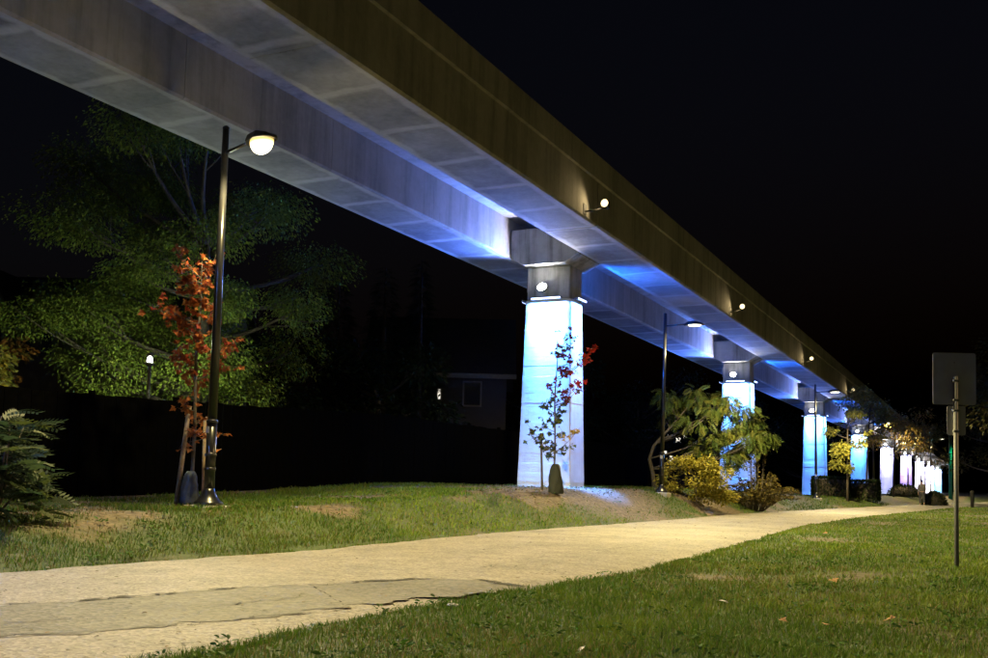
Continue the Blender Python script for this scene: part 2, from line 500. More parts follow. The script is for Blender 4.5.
def run(x0, x1, f0, f1, start, step, big_every, tag_):
    g = girder_mesh('girder', x0, x1, step - .012); fl = flange_mesh('flange', f0, f1, step - .012)
    gb = girder_mesh('girder', x0, x1, step - .05)
    flong = flange_mesh('flange', f0, f1, step * 4 - .012); glong = girder_mesh('girder', x0, x1, step * 4 - .03)
    t = start; k = 0
    while t < 330:
        if t < 92:
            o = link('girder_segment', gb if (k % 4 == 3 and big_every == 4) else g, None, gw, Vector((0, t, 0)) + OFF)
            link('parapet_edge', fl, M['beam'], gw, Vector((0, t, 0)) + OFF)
            t += step; k += 1
        else:
            link('girder_segment', glong, None, gw, Vector((0, t, 0)) + OFF)
            link('parapet_edge', flong, M['beam'], gw, Vector((0, t, 0)) + OFF)
            t += step * 4
    # dark core seen through the open joints
    MB().box(x0 + .12, x1 - .12, start + .1, 330, ZS + .1, ZF - .1).build('joint_core', M['gap'], gw, OFF)
run(-11.20, -9.56, -11.75, -9.47, 25.36 - 4.17 * 12, 4.17, 4, 'near')
run(-15.10, -13.50, -15.20, -12.95, 23.2 - 4.7 * 10, 4.7, 99, 'far')

COLT = [3, 29, 55, 82, 112, 144, 178, 214, 252, 292]
# colour of each column's light bars, power factor
BLUE = (.15, .37, 1.0)
COLC = [BLUE, BLUE, BLUE, BLUE, (.15, .37, 1.0), (.42, .42, 1.0), (.5, .36, 1.0), (.75, .7, 1.0), (.8, .8, 1.0), (.2, .5, 1.0)]
ORD = ['blue-lit concrete column nearest the camera, mostly beyond the left of the view',
       'large bright blue-lit concrete column behind the young staked tree',
       'blue-lit concrete column behind the sumac and yellow shrub',
       'blue-lit concrete column directly behind a black path lamp post',
       'blue-lit concrete column behind slender street tree trunks',
       'lavender-lit concrete column right of the hanging dark foliage',
       'violet-tinted lit concrete column seen through thin branches',
       'white-lavender lit concrete column left of the walking person',
       'whitish lit distant concrete column behind the round shrub',
       'pale blue lit concrete column farthest away, beside the green post']
flood_lens = emit('flood_lens', (1.0, .97, .95), 60)
led_lens = emit('led_lens_blue', (.45, .55, 1.0), 5)
def column(i, t):
    g0 = float(ground_z(-12.35, t)) - .12
    c = empty('support_column', (-12.35, t, g0), ORD[i], 'column', 'lit guideway columns')
    base = 0.0; zt = 6.75 - g0; zn = 7.80 - g0
    # shaft: stacked board-marked lifts, each a hair in or out of line
    rr = random.Random(40 + i)
    hx0, hy0, hx1, hy1 = .90, .60, .76, .51            # half sizes at foot and head
    levels = []
    z = .0
    lift = .30 if i < 4 else .6
    while z < zt - .05:
        z2 = min(z + lift * rr.uniform(.85, 1.15), zt)
        if zt - z2 < .12: z2 = zt
        o = rr.uniform(-.002, .002)
        levels += [(z + .004, o), (z2 - .004, o)]; z = z2
    mb = MB(); vs = []; fs = []
    for (zz, o) in levels:
        f = zz / zt
        hx = hx0 + (hx1 - hx0) * f + o; hy = hy0 + (hy1 - hy0) * f + o
        cx = .03
        vs += [(-hx + cx, -hy, zz), (hx - cx, -hy, zz), (hx, -hy + cx, zz), (hx, hy - cx, zz), (hx - cx, hy, zz), (-hx + cx, hy, zz), (-hx, hy - cx, zz), (-hx, -hy + cx, zz)]
    n = 8
    for l in range(len(levels) - 1):
        for k in range(n): fs.append((l * n + k, l * n + (k + 1) % n, (l + 1) * n + (k + 1) % n, (l + 1) * n + k))
    fs.append(tuple(range(n))[::-1]); fs.append(tuple(range((len(levels) - 1) * n, len(levels) * n)))
    mb.add(vs, fs).build('shaft', M['shaft'], c)
    # foot course
    MB().box(-.895, .895, -.595, .595, -.4, .006).build('footing', M['shaft'], c)
    MB().box(-.73, .73, -.49, .49, zt + .004, zn - .004).build('neck', M['cap'], c, None, .03)
    # pier cap between the two beams
    e = .006; zs = ZS - g0
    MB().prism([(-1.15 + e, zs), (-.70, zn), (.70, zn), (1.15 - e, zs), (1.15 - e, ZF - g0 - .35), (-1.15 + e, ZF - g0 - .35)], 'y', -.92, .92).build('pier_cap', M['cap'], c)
    mb = MB()
    # small junction box on the far shoulder of the neck
    mb.box(-.83, -.735, -.30, .02, zn - .75, zn - .25)
    mb.build('junction_box', M['galv'], c, None, .01)
    if i == 0 or i > 0:
        z0 = zt - .02
        cc = COLC[i]
        pw = [1500, 760, 800, 800, 800, 900, 900, 2400, 3000, 2400][i]
        bars = [((0, -.51 - .15, z0), 1.0, 0, 1.0), ((.76 + .15, 0, z0), .72, math.pi / 2, .5), ((-.76 - .15, 0, z0), .72, -math.pi / 2, .12)]
        if i < 3: bars.append(((0, .51 + .15, z0), 1.0, math.pi, .6))
        for (p, ln, rz, kf) in bars:
            Mz = Matrix.Translation(p) @ Matrix.Rotation(rz, 4, 'Z')
            hb = MB(); hb.box(-ln / 2, ln / 2, -.045, .045, 0, .07, Mz)
            for q in (-.4, .4): hb.box(ln * q - .02, ln * q + .02, .03, .155, .01, .05, Mz)
            bar = hb.build('light_bar', M['galv'], c)
            MB().box(-ln / 2 + .01, ln / 2 - .01, -.052, -.040, -.004, .05, Mz).build('lens', led_lens, bar)
            # two rows of diodes: a wide row grazing the top of the face and a narrow row reaching the foot
            for (spread, tilt, share) in ((R(125), R(16 if i else 2), .20), (R(36), R(2.6), .85)):
                L = bpy.data.lights.new('bar_light', 'AREA'); L.shape = 'RECTANGLE'; L.size = ln * 1.22; L.size_y = .05
                L.energy = pw * kf * share * (1.0 if tilt > .1 or i == 0 else 1.25); L.color = cc if (tilt > .1 or i > 4) else (.06, .26, 1.0); L.spread = spread
                lo = bpy.data.objects.new('bar_light', L); col.objects.link(lo); lo.parent = c
                lo.location = Vector(p) + Vector((0, 0, -.03))
                lo.rotation_euler = (Matrix.Rotation(rz, 4, 'Z') @ Matrix.Rotation(tilt, 4, 'X')).to_euler()
        # added spots standing in for blue light bounced onto the beam soffits
        if 0 < i < 5:
            for sg_, lx in ((-1, -.35), (1, .30)):
                us = light('soffit_fill', 'SPOT', c, (lx, sg_ * .80, z0 + .03), (-.22 * (1 if sg_ < 0 else -1), sg_ * .86, .46), 5200, (.008, .14, 1.0))
                us.data.spot_size = R(112); us.data.spot_blend = 1.0; us.data.shadow_soft_size = .35
        # white flood on the neck, tilted up towards the soffit
        fz = zt + .30
        fl = MB(); fl.tube([(-.12, -.50, fz), (-.12, -.60, fz)], [.05, .05], 8)
        fl.tube([(-.12, -.58, fz - .03), (-.12, -.70, fz + .05), (-.12, -.72, fz + .062)], [.07, .165, .17], 14)
        fo = fl.build('floodlight', M['galv'], c)
        lm = MB(); lm.lathe([(.155, 0), (.135, .035), (.07, .06)], 14)
        le = lm.build('lens', flood_lens, fo)
        dirn = Vector((.05, -.80, .55)).normalized()
        le.location = Vector((-.12, -.715, fz + .060)) + dirn * .0
        le.rotation_euler = dirn.to_track_quat('Z', 'Y').to_euler()
        sp = light('flood_beam', 'SPOT', c, Vector((-.12, -.72, fz + .06)) + dirn * .10, (.0, -.72, .66), 800 if i < 5 else 2600, (1, .93, .95))
        sp.data.spot_size = R(140); sp.data.spot_blend = .8; sp.data.shadow_soft_size = .06
    return c
for i, t in enumerate(COLT): column(i, t)

# flood brackets on the beam's outer face
wl_lens = emit('wall_flood_lens', (1.0, .78, .40), 2.6)
wl = [(24.85, 8.62, 'nearest warm floodlight bracketed on the outer beam face'),
      (41.4, 8.62, 'second warm floodlight bracketed on the outer beam face'),
      (59.4, 8.62, 'third warm floodlight bracketed on the outer beam face'),
      (79.0, 8.62, 'fourth warm floodlight along the outer beam face'),
      (116, 8.62, 'fifth warm floodlight along the outer beam face, above street trees'),
      (134, 8.62, 'farthest warm floodlight along the outer beam face')]
for (t, z, lb) in wl:
    e = empty('wall_floodlight', (-9.556, t - .5, ZS + .22), lb, 'floodlight', 'floodlights on the guideway')
    MB().box(0, .02, -.09, .09, -.14, .14).build('bracket_plate', M['galv'], e)
    MB().tube([(.01, 0, -.06), (.25, .18, .0), (.46, .42, .12)], .022, 8).build('arm', M['dark'], e)
    MB().box(.36, .52, .32, .54, .10, .30).build('housing', M['dark'], e, None, .015)
    MB().lathe([(.10, 0), (.105, .03), (.05, .065)], 12).build('lens', wl_lens, e, (.45, .315, .20), 0, (R(90), 0, R(-8)))
    s_ = light('flood_beam', 'SPOT', e, (.45, .24, .2), (-.55, -.75, -.42), 45, (1.0, .74, .36))
    s_.data.spot_size = R(150); s_.data.spot_blend = .8; s_.data.shadow_soft_size = .05

# ------------------------------------------------------------------ path lamps
def lamp_light_nodes(L, up, back):
    """street-lamp photometry: even throw along the path, a shielded back side, a little spill above the horizontal"""
    L.use_nodes = True
    t = L.node_tree
    em = t.nodes['Emission']
    g = t.nodes.new('ShaderNodeNewGeometry'); sp = t.nodes.new('ShaderNodeSeparateXYZ')
    t.links.new(g.outputs['Incoming'], sp.inputs[0])
    def ma(op, a, b=None):
        q = t.nodes.new('ShaderNodeMath'); q.operation = op
        for i, v in enumerate((a, b)):
            if v is None: continue
            if isinstance(v, (int, float)): q.inputs[i].default_value = v
            else: t.links.new(v, q.inputs[i])
        return q.outputs[0]
    def ss(v, lo, hi, a, b):
        q = t.nodes.new('ShaderNodeMapRange'); q.interpolation_type = 'SMOOTHSTEP'
        t.links.new(v, q.inputs['Value'])
        for k, x in zip(('From Min', 'From Max', 'To Min', 'To Max'), (lo, hi, a, b)): q.inputs[k].default_value = x
        return q.outputs['Result']
    down = ma('MULTIPLY', sp.outputs['Z'], -1.0)
    f = ma('POWER', ma('MAXIMUM', down, .42), -1.6)
    f = ma('MULTIPLY', f, ss(sp.outputs['X'], -.45, .15, back, 1.0))
    w1 = ss(down, .05, .42, 0.0, 1.0)
    f = ma('ADD', ma('MULTIPLY', f, w1), ma('MULTIPLY', ma('SUBTRACT', 1.0, w1), up))
    t.links.new(f, em.inputs['Strength'])

def glare_lens(name):
    # lens glow imitates glare: white core at the bottom, amber halo towards its rim
    m = emit(name, (1, .8, .3), 1.0); t = m.node_tree; e = t.nodes['Emission']
    tc = t.nodes.new('ShaderNodeTexCoord'); sp = t.nodes.new('ShaderNodeSeparateXYZ'); t.links.new(tc.outputs['Generated'], sp.inputs[0])
    r = t.nodes.new('ShaderNodeValToRGB'); t.links.new(sp.outputs['Z'], r.inputs['Fac'])
    r.color_ramp.elements[0].position = .35; r.color_ramp.elements[0].color = (1, .90, .62, 1)
    r.color_ramp.elements[1].position = 1.0; r.color_ramp.elements[1].color = (1, .66, .16, 1)
    t.links.new(r.outputs['Color'], e.inputs['Color'])
    q = t.nodes.new('ShaderNodeMapRange'); t.links.new(sp.outputs['Z'], q.inputs['Value'])
    for k, v in zip(('From Min', 'From Max', 'To Min', 'To Max'), (.35, 1.0, 9.0, .9)): q.inputs[k].default_value = v
    t.links.new(q.outputs['Result'], e.inputs['Strength'])
    return m
lamp_lens = glare_lens('lamp_lens')
lamp_lens_far = emit('lamp_lens_far', (1.0, .90, .62), 9)
def path_lamp(x, t, h, label, lens, sag, power, colr, rz=0.0, lean=0.0, up=.02, back=.08, name='path_lamp', group='black path lamps', big=1.0):
    z = float(ground_z(x, t))
    e = empty(name, (x, t, z), label, 'lamp post', group, rz)
    e.rotation_euler[1] = lean
    MB().box(-.29, .29, -.29, .29, -.25, .045).build('concrete_pad', M['pad'], e, None, .012)
    MB().lathe([(.235, .047), (.245, .075), (.235, .10), (.20, .125), (.165, .165), (.13, .21), (.105, .27), (.088, .33)], 24).build('base_bell', M['black'], e)
    pst = MB(); pst.tube([(0, 0, .30), (0, 0, 1.42)], [.086, .082], 12)
    pst.tube([(0, 0, 1.42), (0, 0, h)], [.076, .056], 12)
    post = pst.build('post', M['black'], e)
    for zz in (.62, .86, 1.42):
        MB().lathe([(.088, zz), (.098, zz + .012), (.098, zz + .045), (.088, zz + .06)], 16).build('collar', M['black'], e)
    MB().box(-.045, .045, -.0875, -.084, 1.25, 1.36).build('sticker', M['white'], post)
    MB().lathe([(.06, h), (.062, h + .02), (.03, h + .05)], 12).build('post_cap', M['black'], e)
    za = h - .42
    arm = MB(); arm.tube([(.03, 0, za), (.78, 0, za + .035)], [.030, .028], 8); arm.build('arm', M['black'], e)
    hd = MB()
    # tapered flat luminaire head
    pr = [(.70, -.02, .05, .07), (.85, .0, .17, .11), (1.10, .01, .19, .12), (1.33, .0, .15, .07), (1.41, -.01, .08, .03)]
    vs = []; fs = []
    for (xx, dz, hw, th) in pr:
        vs += [(xx, -hw, za + dz - .01), (xx, hw, za + dz - .01), (xx, hw * .75, za + dz + th), (xx, -hw * .75, za + dz + th)]
    for q in range(len(pr) - 1):
        for k in range(4): fs.append((q * 4 + k, q * 4 + (k + 1) % 4, (q + 1) * 4 + (k + 1) % 4, (q + 1) * 4 + k))
    fs.append((3, 2, 1, 0)); nq = 4 * (len(pr) - 1); fs.append((nq, nq + 1, nq + 2, nq + 3))
    hd.add(vs, fs); head = hd.build('lamp_head', M['black'], e, None, .01)
    # lens under the head, bowed deeper on one lamp to imitate its glare
    ln = MB(); vs = []; fs = []
    rings = 6; seg = 18
    for r_ in range(rings + 1):
        a = r_ / rings * math.pi / 2
        for k in range(seg):
            th = 2 * math.pi * k / seg
            vs.append((1.08 + .235 * big * math.cos(a) * math.cos(th), .155 * big * math.cos(a) * math.sin(th), za - .012 - sag * math.sin(a)))
    for r_ in range(rings):
        for k in range(seg): fs.append((r_ * seg + k, r_ * seg + (k + 1) % seg, (r_ + 1) * seg + (k + 1) % seg, (r_ + 1) * seg + k))
    ln.add(vs, fs, True); ln.build('lens', lens, head)
    sp = light('lamp_light', 'POINT', e, (1.08, 0, za - sag - .08), (0, 0, -1), power, colr)
    sp.data.shadow_soft_size = .06
    lamp_light_nodes(sp.data, up, back)
    return e
WARM = (1.0, .80, .34)
path_lamp(-11.68, 12.9, 6.45, 'black lamp post in the foreground with a glowing yellow lamp', lamp_lens, .22, 4500, WARM, R(-16), .008, .02, .14, big=1.05)
path_lamp(-10.5, 34.7, 6.45, 'black lamp post standing beside the yellow shrub', lamp_lens_far, .035, 4900, WARM, 0, .012)
path_lamp(-8.79, 58.9, 6.45, 'black lamp post in front of the third lit column', lamp_lens_far, .035, 4900, WARM, 0, -.012)
path_lamp(-8.6, 88, 6.45, 'black lamp post among the street trees with its head lit', lamp_lens_far, .035, 4900, WARM)
path_lamp(-5.6, 116, 6.45, 'farthest black lamp post by the bend of the path', lamp_lens_far, .035, 3500, WARM)
path_lamp(-11.4, -9.5, 6.45, 'black lamp post behind the camera on the left', lamp_lens_far, .035, 1300, (1, .68, .78))
path_lamp(16, 22, 9.5, 'tall amber street lamp beyond the right edge of the lawn', lamp_lens_far, .035, 2300, (1, .64, .27), R(180), 0, .19, 1.0, 'street_lamp', 'street lamps')

# ------------------------------------------------------------------ plants
CR = Vector((math.cos(R(26.4)), math.sin(R(26.4)), 0))      # across the view
CF = Vector((-math.sin(R(26.4)), math.cos(R(26.4)), 0))     # away from the path bend

def T_maple():
    prof = [(-90, .10), (-60, .30), (-38, .55), (-25, .38), (0, .82), (14, .86), (28, .45), (48, .62), (70, .62), (90, 1.0),
            (110, .62), (132, .62), (152, .45), (166, .86), (180, .82), (205, .38), (218, .55), (240, .30)]
    V = [(0, 0.05, 0)]
    for a, r in prof:
        x = r * math.cos(R(a)) * .62; y = r * math.sin(R(a)) * .62 + .1
        V.append((x, y, .22 * abs(x) - .12 * y * y))
    n = len(prof)
    return np.array(V), np.array([(0, i + 1, (i + 1) % n + 1) for i in range(n)])
def T_oval():
    V = [(0, 0, 0), (.22, .35, .06), (.17, .72, .03), (0, 1, -.10), (-.17, .72, .03), (-.22, .35, .06), (0, .5, 0)]
    F = [(0, 1, 6), (1, 2, 6), (2, 3, 6), (3, 4, 6), (4, 5, 6), (5, 0, 6)]
    return np.array(V), np.array(F)
def T_diamond():
    return np.array([(0, 0, 0), (.25, .5, .05), (0, 1, -.05), (-.25, .5, .05)]), np.array([(0, 1, 2), (0, 2, 3)])
def T_pinnate(pairs=8, lw=.05, ll=.26, droop=.35):
    V = []; F = []
    def leaflet(p, ang, s):
        b = len(V)
        d = np.array([math.cos(ang), math.sin(ang), -.25]); n = np.array([-math.sin(ang), math.cos(ang), 0])
        for q in (p, p + d * ll * s * .5 + n * lw * s, p + d * ll * s, p + d * ll * s * .5 - n * lw * s): V.append(tuple(q))
        F.extend([(b, b + 1, b + 2), (b, b + 2, b + 3)])
    pos = lambda f: np.array([0, f * (1 - .12 * f), -droop * f * f])
    for i in range(pairs):
        f = .18 + .78 * i / (pairs - 1); s = .65 + .5 * math.sin(math.pi * (.15 + .75 * f))
        for sd in (-1, 1): leaflet(pos(f), math.pi / 2 - sd * R(62), s)
    leaflet(pos(1.0), math.pi / 2, .9)
    for i in range(4):
        a, c = pos(i / 4), pos((i + 1) / 4); b = len(V)
        V.extend([tuple(a - [.008, 0, 0]), tuple(a + [.008, 0, 0]), tuple(c)]); F.append((b, b + 1, b + 2))
    return np.array(V), np.array(F)
def T_spray(n=9):
    V = []; F = []
    for i in range(n):
        f = i / (n - 1); y = f; L = .42 * (1 - f * .85)
        for sd in (-1, 1):
            b = len(V)
            V.extend([(0, y, -.2 * y * y), (sd * L, y + .16, -.2 * y * y - .14 * L), (0, y + .07, -.2 * y * y)]); F.append((b, b + 1, b + 2))
    return np.array(V), np.array(F)
TM = {'maple': T_maple(), 'oval': T_oval(), 'diamond': T_diamond(), 'pinnate': T_pinnate(), 'pinnate6': T_pinnate(6, .07, .30, .5), 'spray': T_spray()}

def frames(dirs, up_jit=.5, r=rng):
    """rotation matrices whose +y is dirs and whose +z tends upward"""
    y = dirs / (np.linalg.norm(dirs, axis=1)[:, None] + 1e-9)
    z = np.array([0, 0, 1.0]) + r.normal(size=y.shape) * up_jit
    x = np.cross(y, z); x /= np.linalg.norm(x, axis=1)[:, None] + 1e-9
    z = np.cross(x, y)
    return np.stack([x, y, z], 2)
def foliage(name, kind, pos, dirs, size, cols, mat, parent, jit=.5):
    tv, tf = TM[kind]
    pos = np.asarray(pos); n = len(pos); k = len(tv)
    Rm = frames(np.asarray(dirs), jit)
    Vv = np.einsum('nij,kj->nki', Rm, tv) * np.asarray(size)[:, None, None] + pos[:, None]
    F = (tf[None] + (np.arange(n) * k)[:, None, None]).reshape(-1, 3)
    C = np.repeat(np.asarray(cols)[:, None], k, 1).reshape(-1, 3)
    return link(name, np_mesh(name, Vv.reshape(-1, 3), F, C), mat, parent)
def shades(n, pal, r=rng, v=.3):
    pal = np.array(pal); c = pal[r.integers(0, len(pal), n)]
    c2 = pal[r.integers(0, len(pal), n)]; f = r.random((n, 1))
    return np.clip((c * f + c2 * (1 - f)) * (1 + (r.random((n, 1)) - .5) * 2 * v), 0, 1)
def ball(n, r=rng):
    d = r.normal(size=(n, 3)); d /= np.linalg.norm(d, axis=1)[:, None]
    return d, d * (r.random((n, 1)) ** .42)
def limb(mb, a, b, r0, r1, sag=.15, n=6, rr=random):
    a = Vector(a); b = Vector(b); L = (b - a).length
    pts = []; rad = []
    jx = rr.uniform(-1, 1) * .06 * L; jy = rr.uniform(-1, 1) * .06 * L
    for i in range(n + 1):
        f = i / n; p = a.lerp(b, f)
        s = math.sin(math.pi * f)
        p += Vector((jx * s, jy * s, -sag * L * s * .5))
        pts.append(p); rad.append(r0 + (r1 - r0) * f)
    mb.tube(pts, rad, 6)
    return pts

def clump_tree(name, loc, label, cat, clumps, trunk_r, trunk_top, kind, leaf, per, pal, mat, bark, group=None, droop=-.3, jit=.5, seed=1, trunk_pts=None):
    """clumps: (dx across view, dy away, z, rx, rz) - each a loose mass of leaves fed by its own limb"""
    r = np.random.default_rng(seed); rr = random.Random(seed)
    e = empty(name, loc, label, cat, group)
    wood = MB()
    tp = trunk_pts or [(0, 0, -.15), (.03, .02, trunk_top * .4), (-.04, .05, trunk_top * .75), (.02, 0, trunk_top)]
    tp = [Vector(p) for p in tp]
    wood.tube(tp, [trunk_r * (1 - .62 * i / (len(tp) - 1)) for i in range(len(tp))], 9)
    P = []; Dr = []; Sz = []; Cl = []
    for (dx, dy, z, rx, rz) in clumps:
        c = CR * dx + CF * dy + Vector((0, 0, z))
        f = min(1, max(.25, (z - .6 * abs(dx)) / trunk_top)) if trunk_top > 0 else 0
        seg = f * (len(tp) - 1); i0 = min(int(seg), len(tp) - 2)
        a = tp[i0].lerp(tp[i0 + 1], min(1, seg - i0))
        lp = limb(wood, a, c, trunk_r * .38, trunk_r * .07, .12, 6, rr)
        for q in range(3):
            d = Vector((rr.uniform(-1, 1) * rx, rr.uniform(-1, 1) * rx, rr.uniform(-.6, .8) * rz)) * .8
            limb(wood, lp[rr.randint(3, 5)], c + d, trunk_r * .1, trunk_r * .025, .1, 4, rr)
        n = int(per * rr.uniform(.8, 1.2))
        d, b = ball(n, r)
        p = b * np.array([rx, rx, rz]) * (1 + .35 * (r.random((n, 1)) - .5)) + np.array(c)
        p[:, 2] += .25 * rz * (vnoise(p[:, 0] * 2.1 + seed, p[:, 1] * 2.1) - .5)
        keep = vnoise(p[:, 0] * 1.9 + seed * 3, p[:, 2] * 1.9 + p[:, 1]) > .27
        p = p[keep]; d = d[keep]
        P.append(p); dd = d * np.array([1, 1, .3]) + np.array([0, 0, droop]) + r.normal(size=d.shape) * .35
        Dr.append(dd); Sz.append(leaf * (.65 + .7 * r.random(len(p)))); Cl.append(shades(len(p), pal, r))
    wood.build('trunk', bark, e)
    foliage('crown', kind, np.concatenate(P), np.concatenate(Dr), np.concatenate(Sz), np.concatenate(Cl), mat, e, jit)
    return e

def rel(pxs, x0, y0, sc, jd, seed, rx, rz):
    """clump offsets from hand-read sketch coordinates (sketch units x metres per unit)"""
    r = random.Random(seed)
    return [((x - x0) * sc, r.uniform(-jd, jd), (y0 - y) * sc, rx * r.uniform(.75, 1.25), rz * r.uniform(.75, 1.25)) for (x, y) in pxs]

GREEN = [(.035, .075, .018), (.05, .10, .02), (.065, .11, .025), (.03, .06, .016)]
OLIVE = [(.09, .10, .02), (.12, .12, .025), (.07, .09, .02), (.14, .11, .03)]
YELL = [(.20, .19, .03), (.26, .22, .035), (.15, .16, .03), (.30, .24, .05)]
DARKG = [(.012, .022, .008), (.018, .03, .010), (.010, .018, .008)]
def gz(x, t): return float(ground_z(x, t))

# large drooping locust behind the fence
clump_tree('locust_tree', (-20.5, 22.1, gz(-20.5, 22.1)), 'large drooping green tree rising behind the dark fence on the left', 'tree',
           rel([(60, 165), (95, 158), (140, 152), (75, 200), (110, 205), (150, 195), (65, 235), (100, 250), (140, 240), (185, 215), (225, 190), (130, 130), (175, 150),
                (90, 290), (130, 285), (175, 280), (220, 260), (262, 225), (70, 318), (105, 335), (145, 325), (190, 330), (235, 320), (275, 290), (295, 255),
                (95, 375), (135, 380), (180, 375), (230, 375), (272, 350), (285, 315), (120, 410), (170, 415), (215, 150), (245, 400), (85, 350), (60, 340), (120, 305), (160, 350), (200, 300), (205, 390)], 195, 492, .029, 2.2, 5, 1.22, .72),
           .26, 7.0, 'oval', .088, 2700, [(.075, .115, .016), (.10, .14, .02), (.12, .14, .028), (.06, .09, .016)], M['leafdull'], M['barkd'], 'trees behind the fence', -.75, .7, 21)

# dark background trees and conifers between houses
def conifer(x, t, h, rad, label, seed, pal=DARKG):
    r = np.random.default_rng(seed)
    e = empty('conifer', (x, t, gz(x, t)), label, 'tree', 'trees behind the fence')
    MB().tube([(0, 0, -.2), (0, 0, h * .5), (0, 0, h * .98)], [.2, .12, .02], 8).build('trunk', M['barkd'], e)
    n = int(420 * h)
    z = h * (1 - r.random(n) ** .55) * .96 + .25; a = r.random(n) * 2 * math.pi
    tier = .82 + .18 * np.cos(z * 7 + a)
    rr_ = rad * (1 - z / (h * 1.03)) ** .85 * tier * (.35 + .65 * r.random(n) ** .5)
    p = np.stack([rr_ * np.cos(a), rr_ * np.sin(a), z], 1)
    d = np.stack([np.cos(a), np.sin(a), -.25 + .2 * r.normal(size=n)], 1)
    foliage('crown', 'spray', p, d, .34 * (.6 + .8 * r.random(n)), shades(n, pal, r), M['leafdull'], e, .4)
conifer(-22.8, 38.3, 10.2, 1.5, 'tall narrow dark conifer just left of the grey gabled house', 31)
conifer(-24.0, 37.2, 9.7, 2.3, 'broader dark conifer standing left of the narrow one', 32)
conifer(-26.0, 36.5, 9.6, 1.9, 'dark conifer between the broad conifer and the large green tree', 33)
conifer(-19.5, 46.5, 6.5, 1.7, 'short dark conifer right of the grey gabled house, behind the tall lit column', 34)
bgl = ['dark leafy tree filling the gap right of the tall lit column', 'dark leafy tree behind the sumac by the second column', 'dark leafy tree between the second and third lit columns',
       'dark leafy tree beyond the third lit column', 'dark leafy tree far back between distant columns', 'dark leafy tree low behind the fence under the conifers', 'dark bushy tree beneath the large green tree']
for k, (x, t, h, rd) in enumerate([(-24, 55, 8.5, 3.2), (-23, 70, 8.5, 3.6), (-22, 86, 8, 3.8), (-22, 106, 9, 4.2), (-21, 135, 9, 5.0), (-20.5, 31.5, 5.2, 2.4), (-23.5, 28, 5.0, 2.8)]):
    rq = random.Random(60 + k)
    cl = [(rq.uniform(-1, 1) * rd, rq.uniform(-1, 1) * rd * .6, h * rq.uniform(.3, .95), rd * .42, rd * .34) for _ in range(16)]
    clump_tree('leafy_tree', (x, t, gz(x, t)), bgl[k], 'tree', cl, .22, h * .6, 'oval', .22, 420, DARKG, M['leafdull'], M['barkd'], 'trees behind the fence', -.3, .6, 60 + k)
# shrub by the left house, amber light painted into its leaf colours
clump_tree('amber_lit_shrub', (-25.2, 19.2, gz(-25, 19)), 'shrub with amber light in its leaf colours, glimpsed behind the fence at far left', 'shrub',
           rel([(45, 365), (52, 355), (38, 372), (30, 380), (58, 350), (60, 375)], 45, 475, .031, .5, 8, .5, .4), .06, 2.5, 'oval', .16, 160,
           [(.22, .09, .02), (.16, .07, .02), (.10, .08, .02)], M['leafdull'], M['barkd'], None, -.2, .6, 70)
clump_tree('yellow_green_shrub', (-19.2, 14.0, gz(-19.2, 14)), 'yellow-green shrub poking above the fence at the left edge', 'shrub',
           rel([(2, 345), (12, 355), (4, 370), (-8, 360), (10, 378), (-12, 345)], 0, 478, .0235, .5, 9, .42, .34), .06, 2.4, 'oval', .15, 170,
           OLIVE + YELL, M['leafdull'], M['barkd'], None, -.2, .6, 71)

# left foreground shrub with long feathered leaves
r_ = np.random.default_rng(77)
e = empty('sumac_shrub', (-11.2, 8.35, gz(-11.2, 8.35)), 'leafy shrub with long feathered leaves at the left edge of the grass', 'shrub')
wood = MB(); P = []; D_ = []; S_ = []; C_ = []
for k in range(34):
    a = r_.random() * 2 * math.pi; rad = r_.uniform(.1, .75); h = r_.uniform(.45, 1.4) * (1.15 - .35 * rad)
    tip = Vector((math.cos(a) * rad, math.sin(a) * rad, h))
    limb(wood, (math.cos(a) * .12, math.sin(a) * .12, -.05), tip, .018, .007, -.1, 5, random.Random(k))
    for q in range(9):
        b = a + r_.normal() * 1.3
        P.append(tip + Vector((0, 0, -.12 * q * r_.random()))); D_.append((math.cos(b), math.sin(b), r_.uniform(-.15, .7)))
        S_.append(r_.uniform(.32, .56)); C_.append([(.03, .055, .028), (.04, .065, .03), (.06, .08, .025), (.028, .05, .03)][r_.integers(4)])
wood.build('stems', M['bark'], e)
foliage('leaves', 'pinnate', np.array(P), np.array(D_), np.array(S_), np.array(C_), M['leaf'], e, .35)

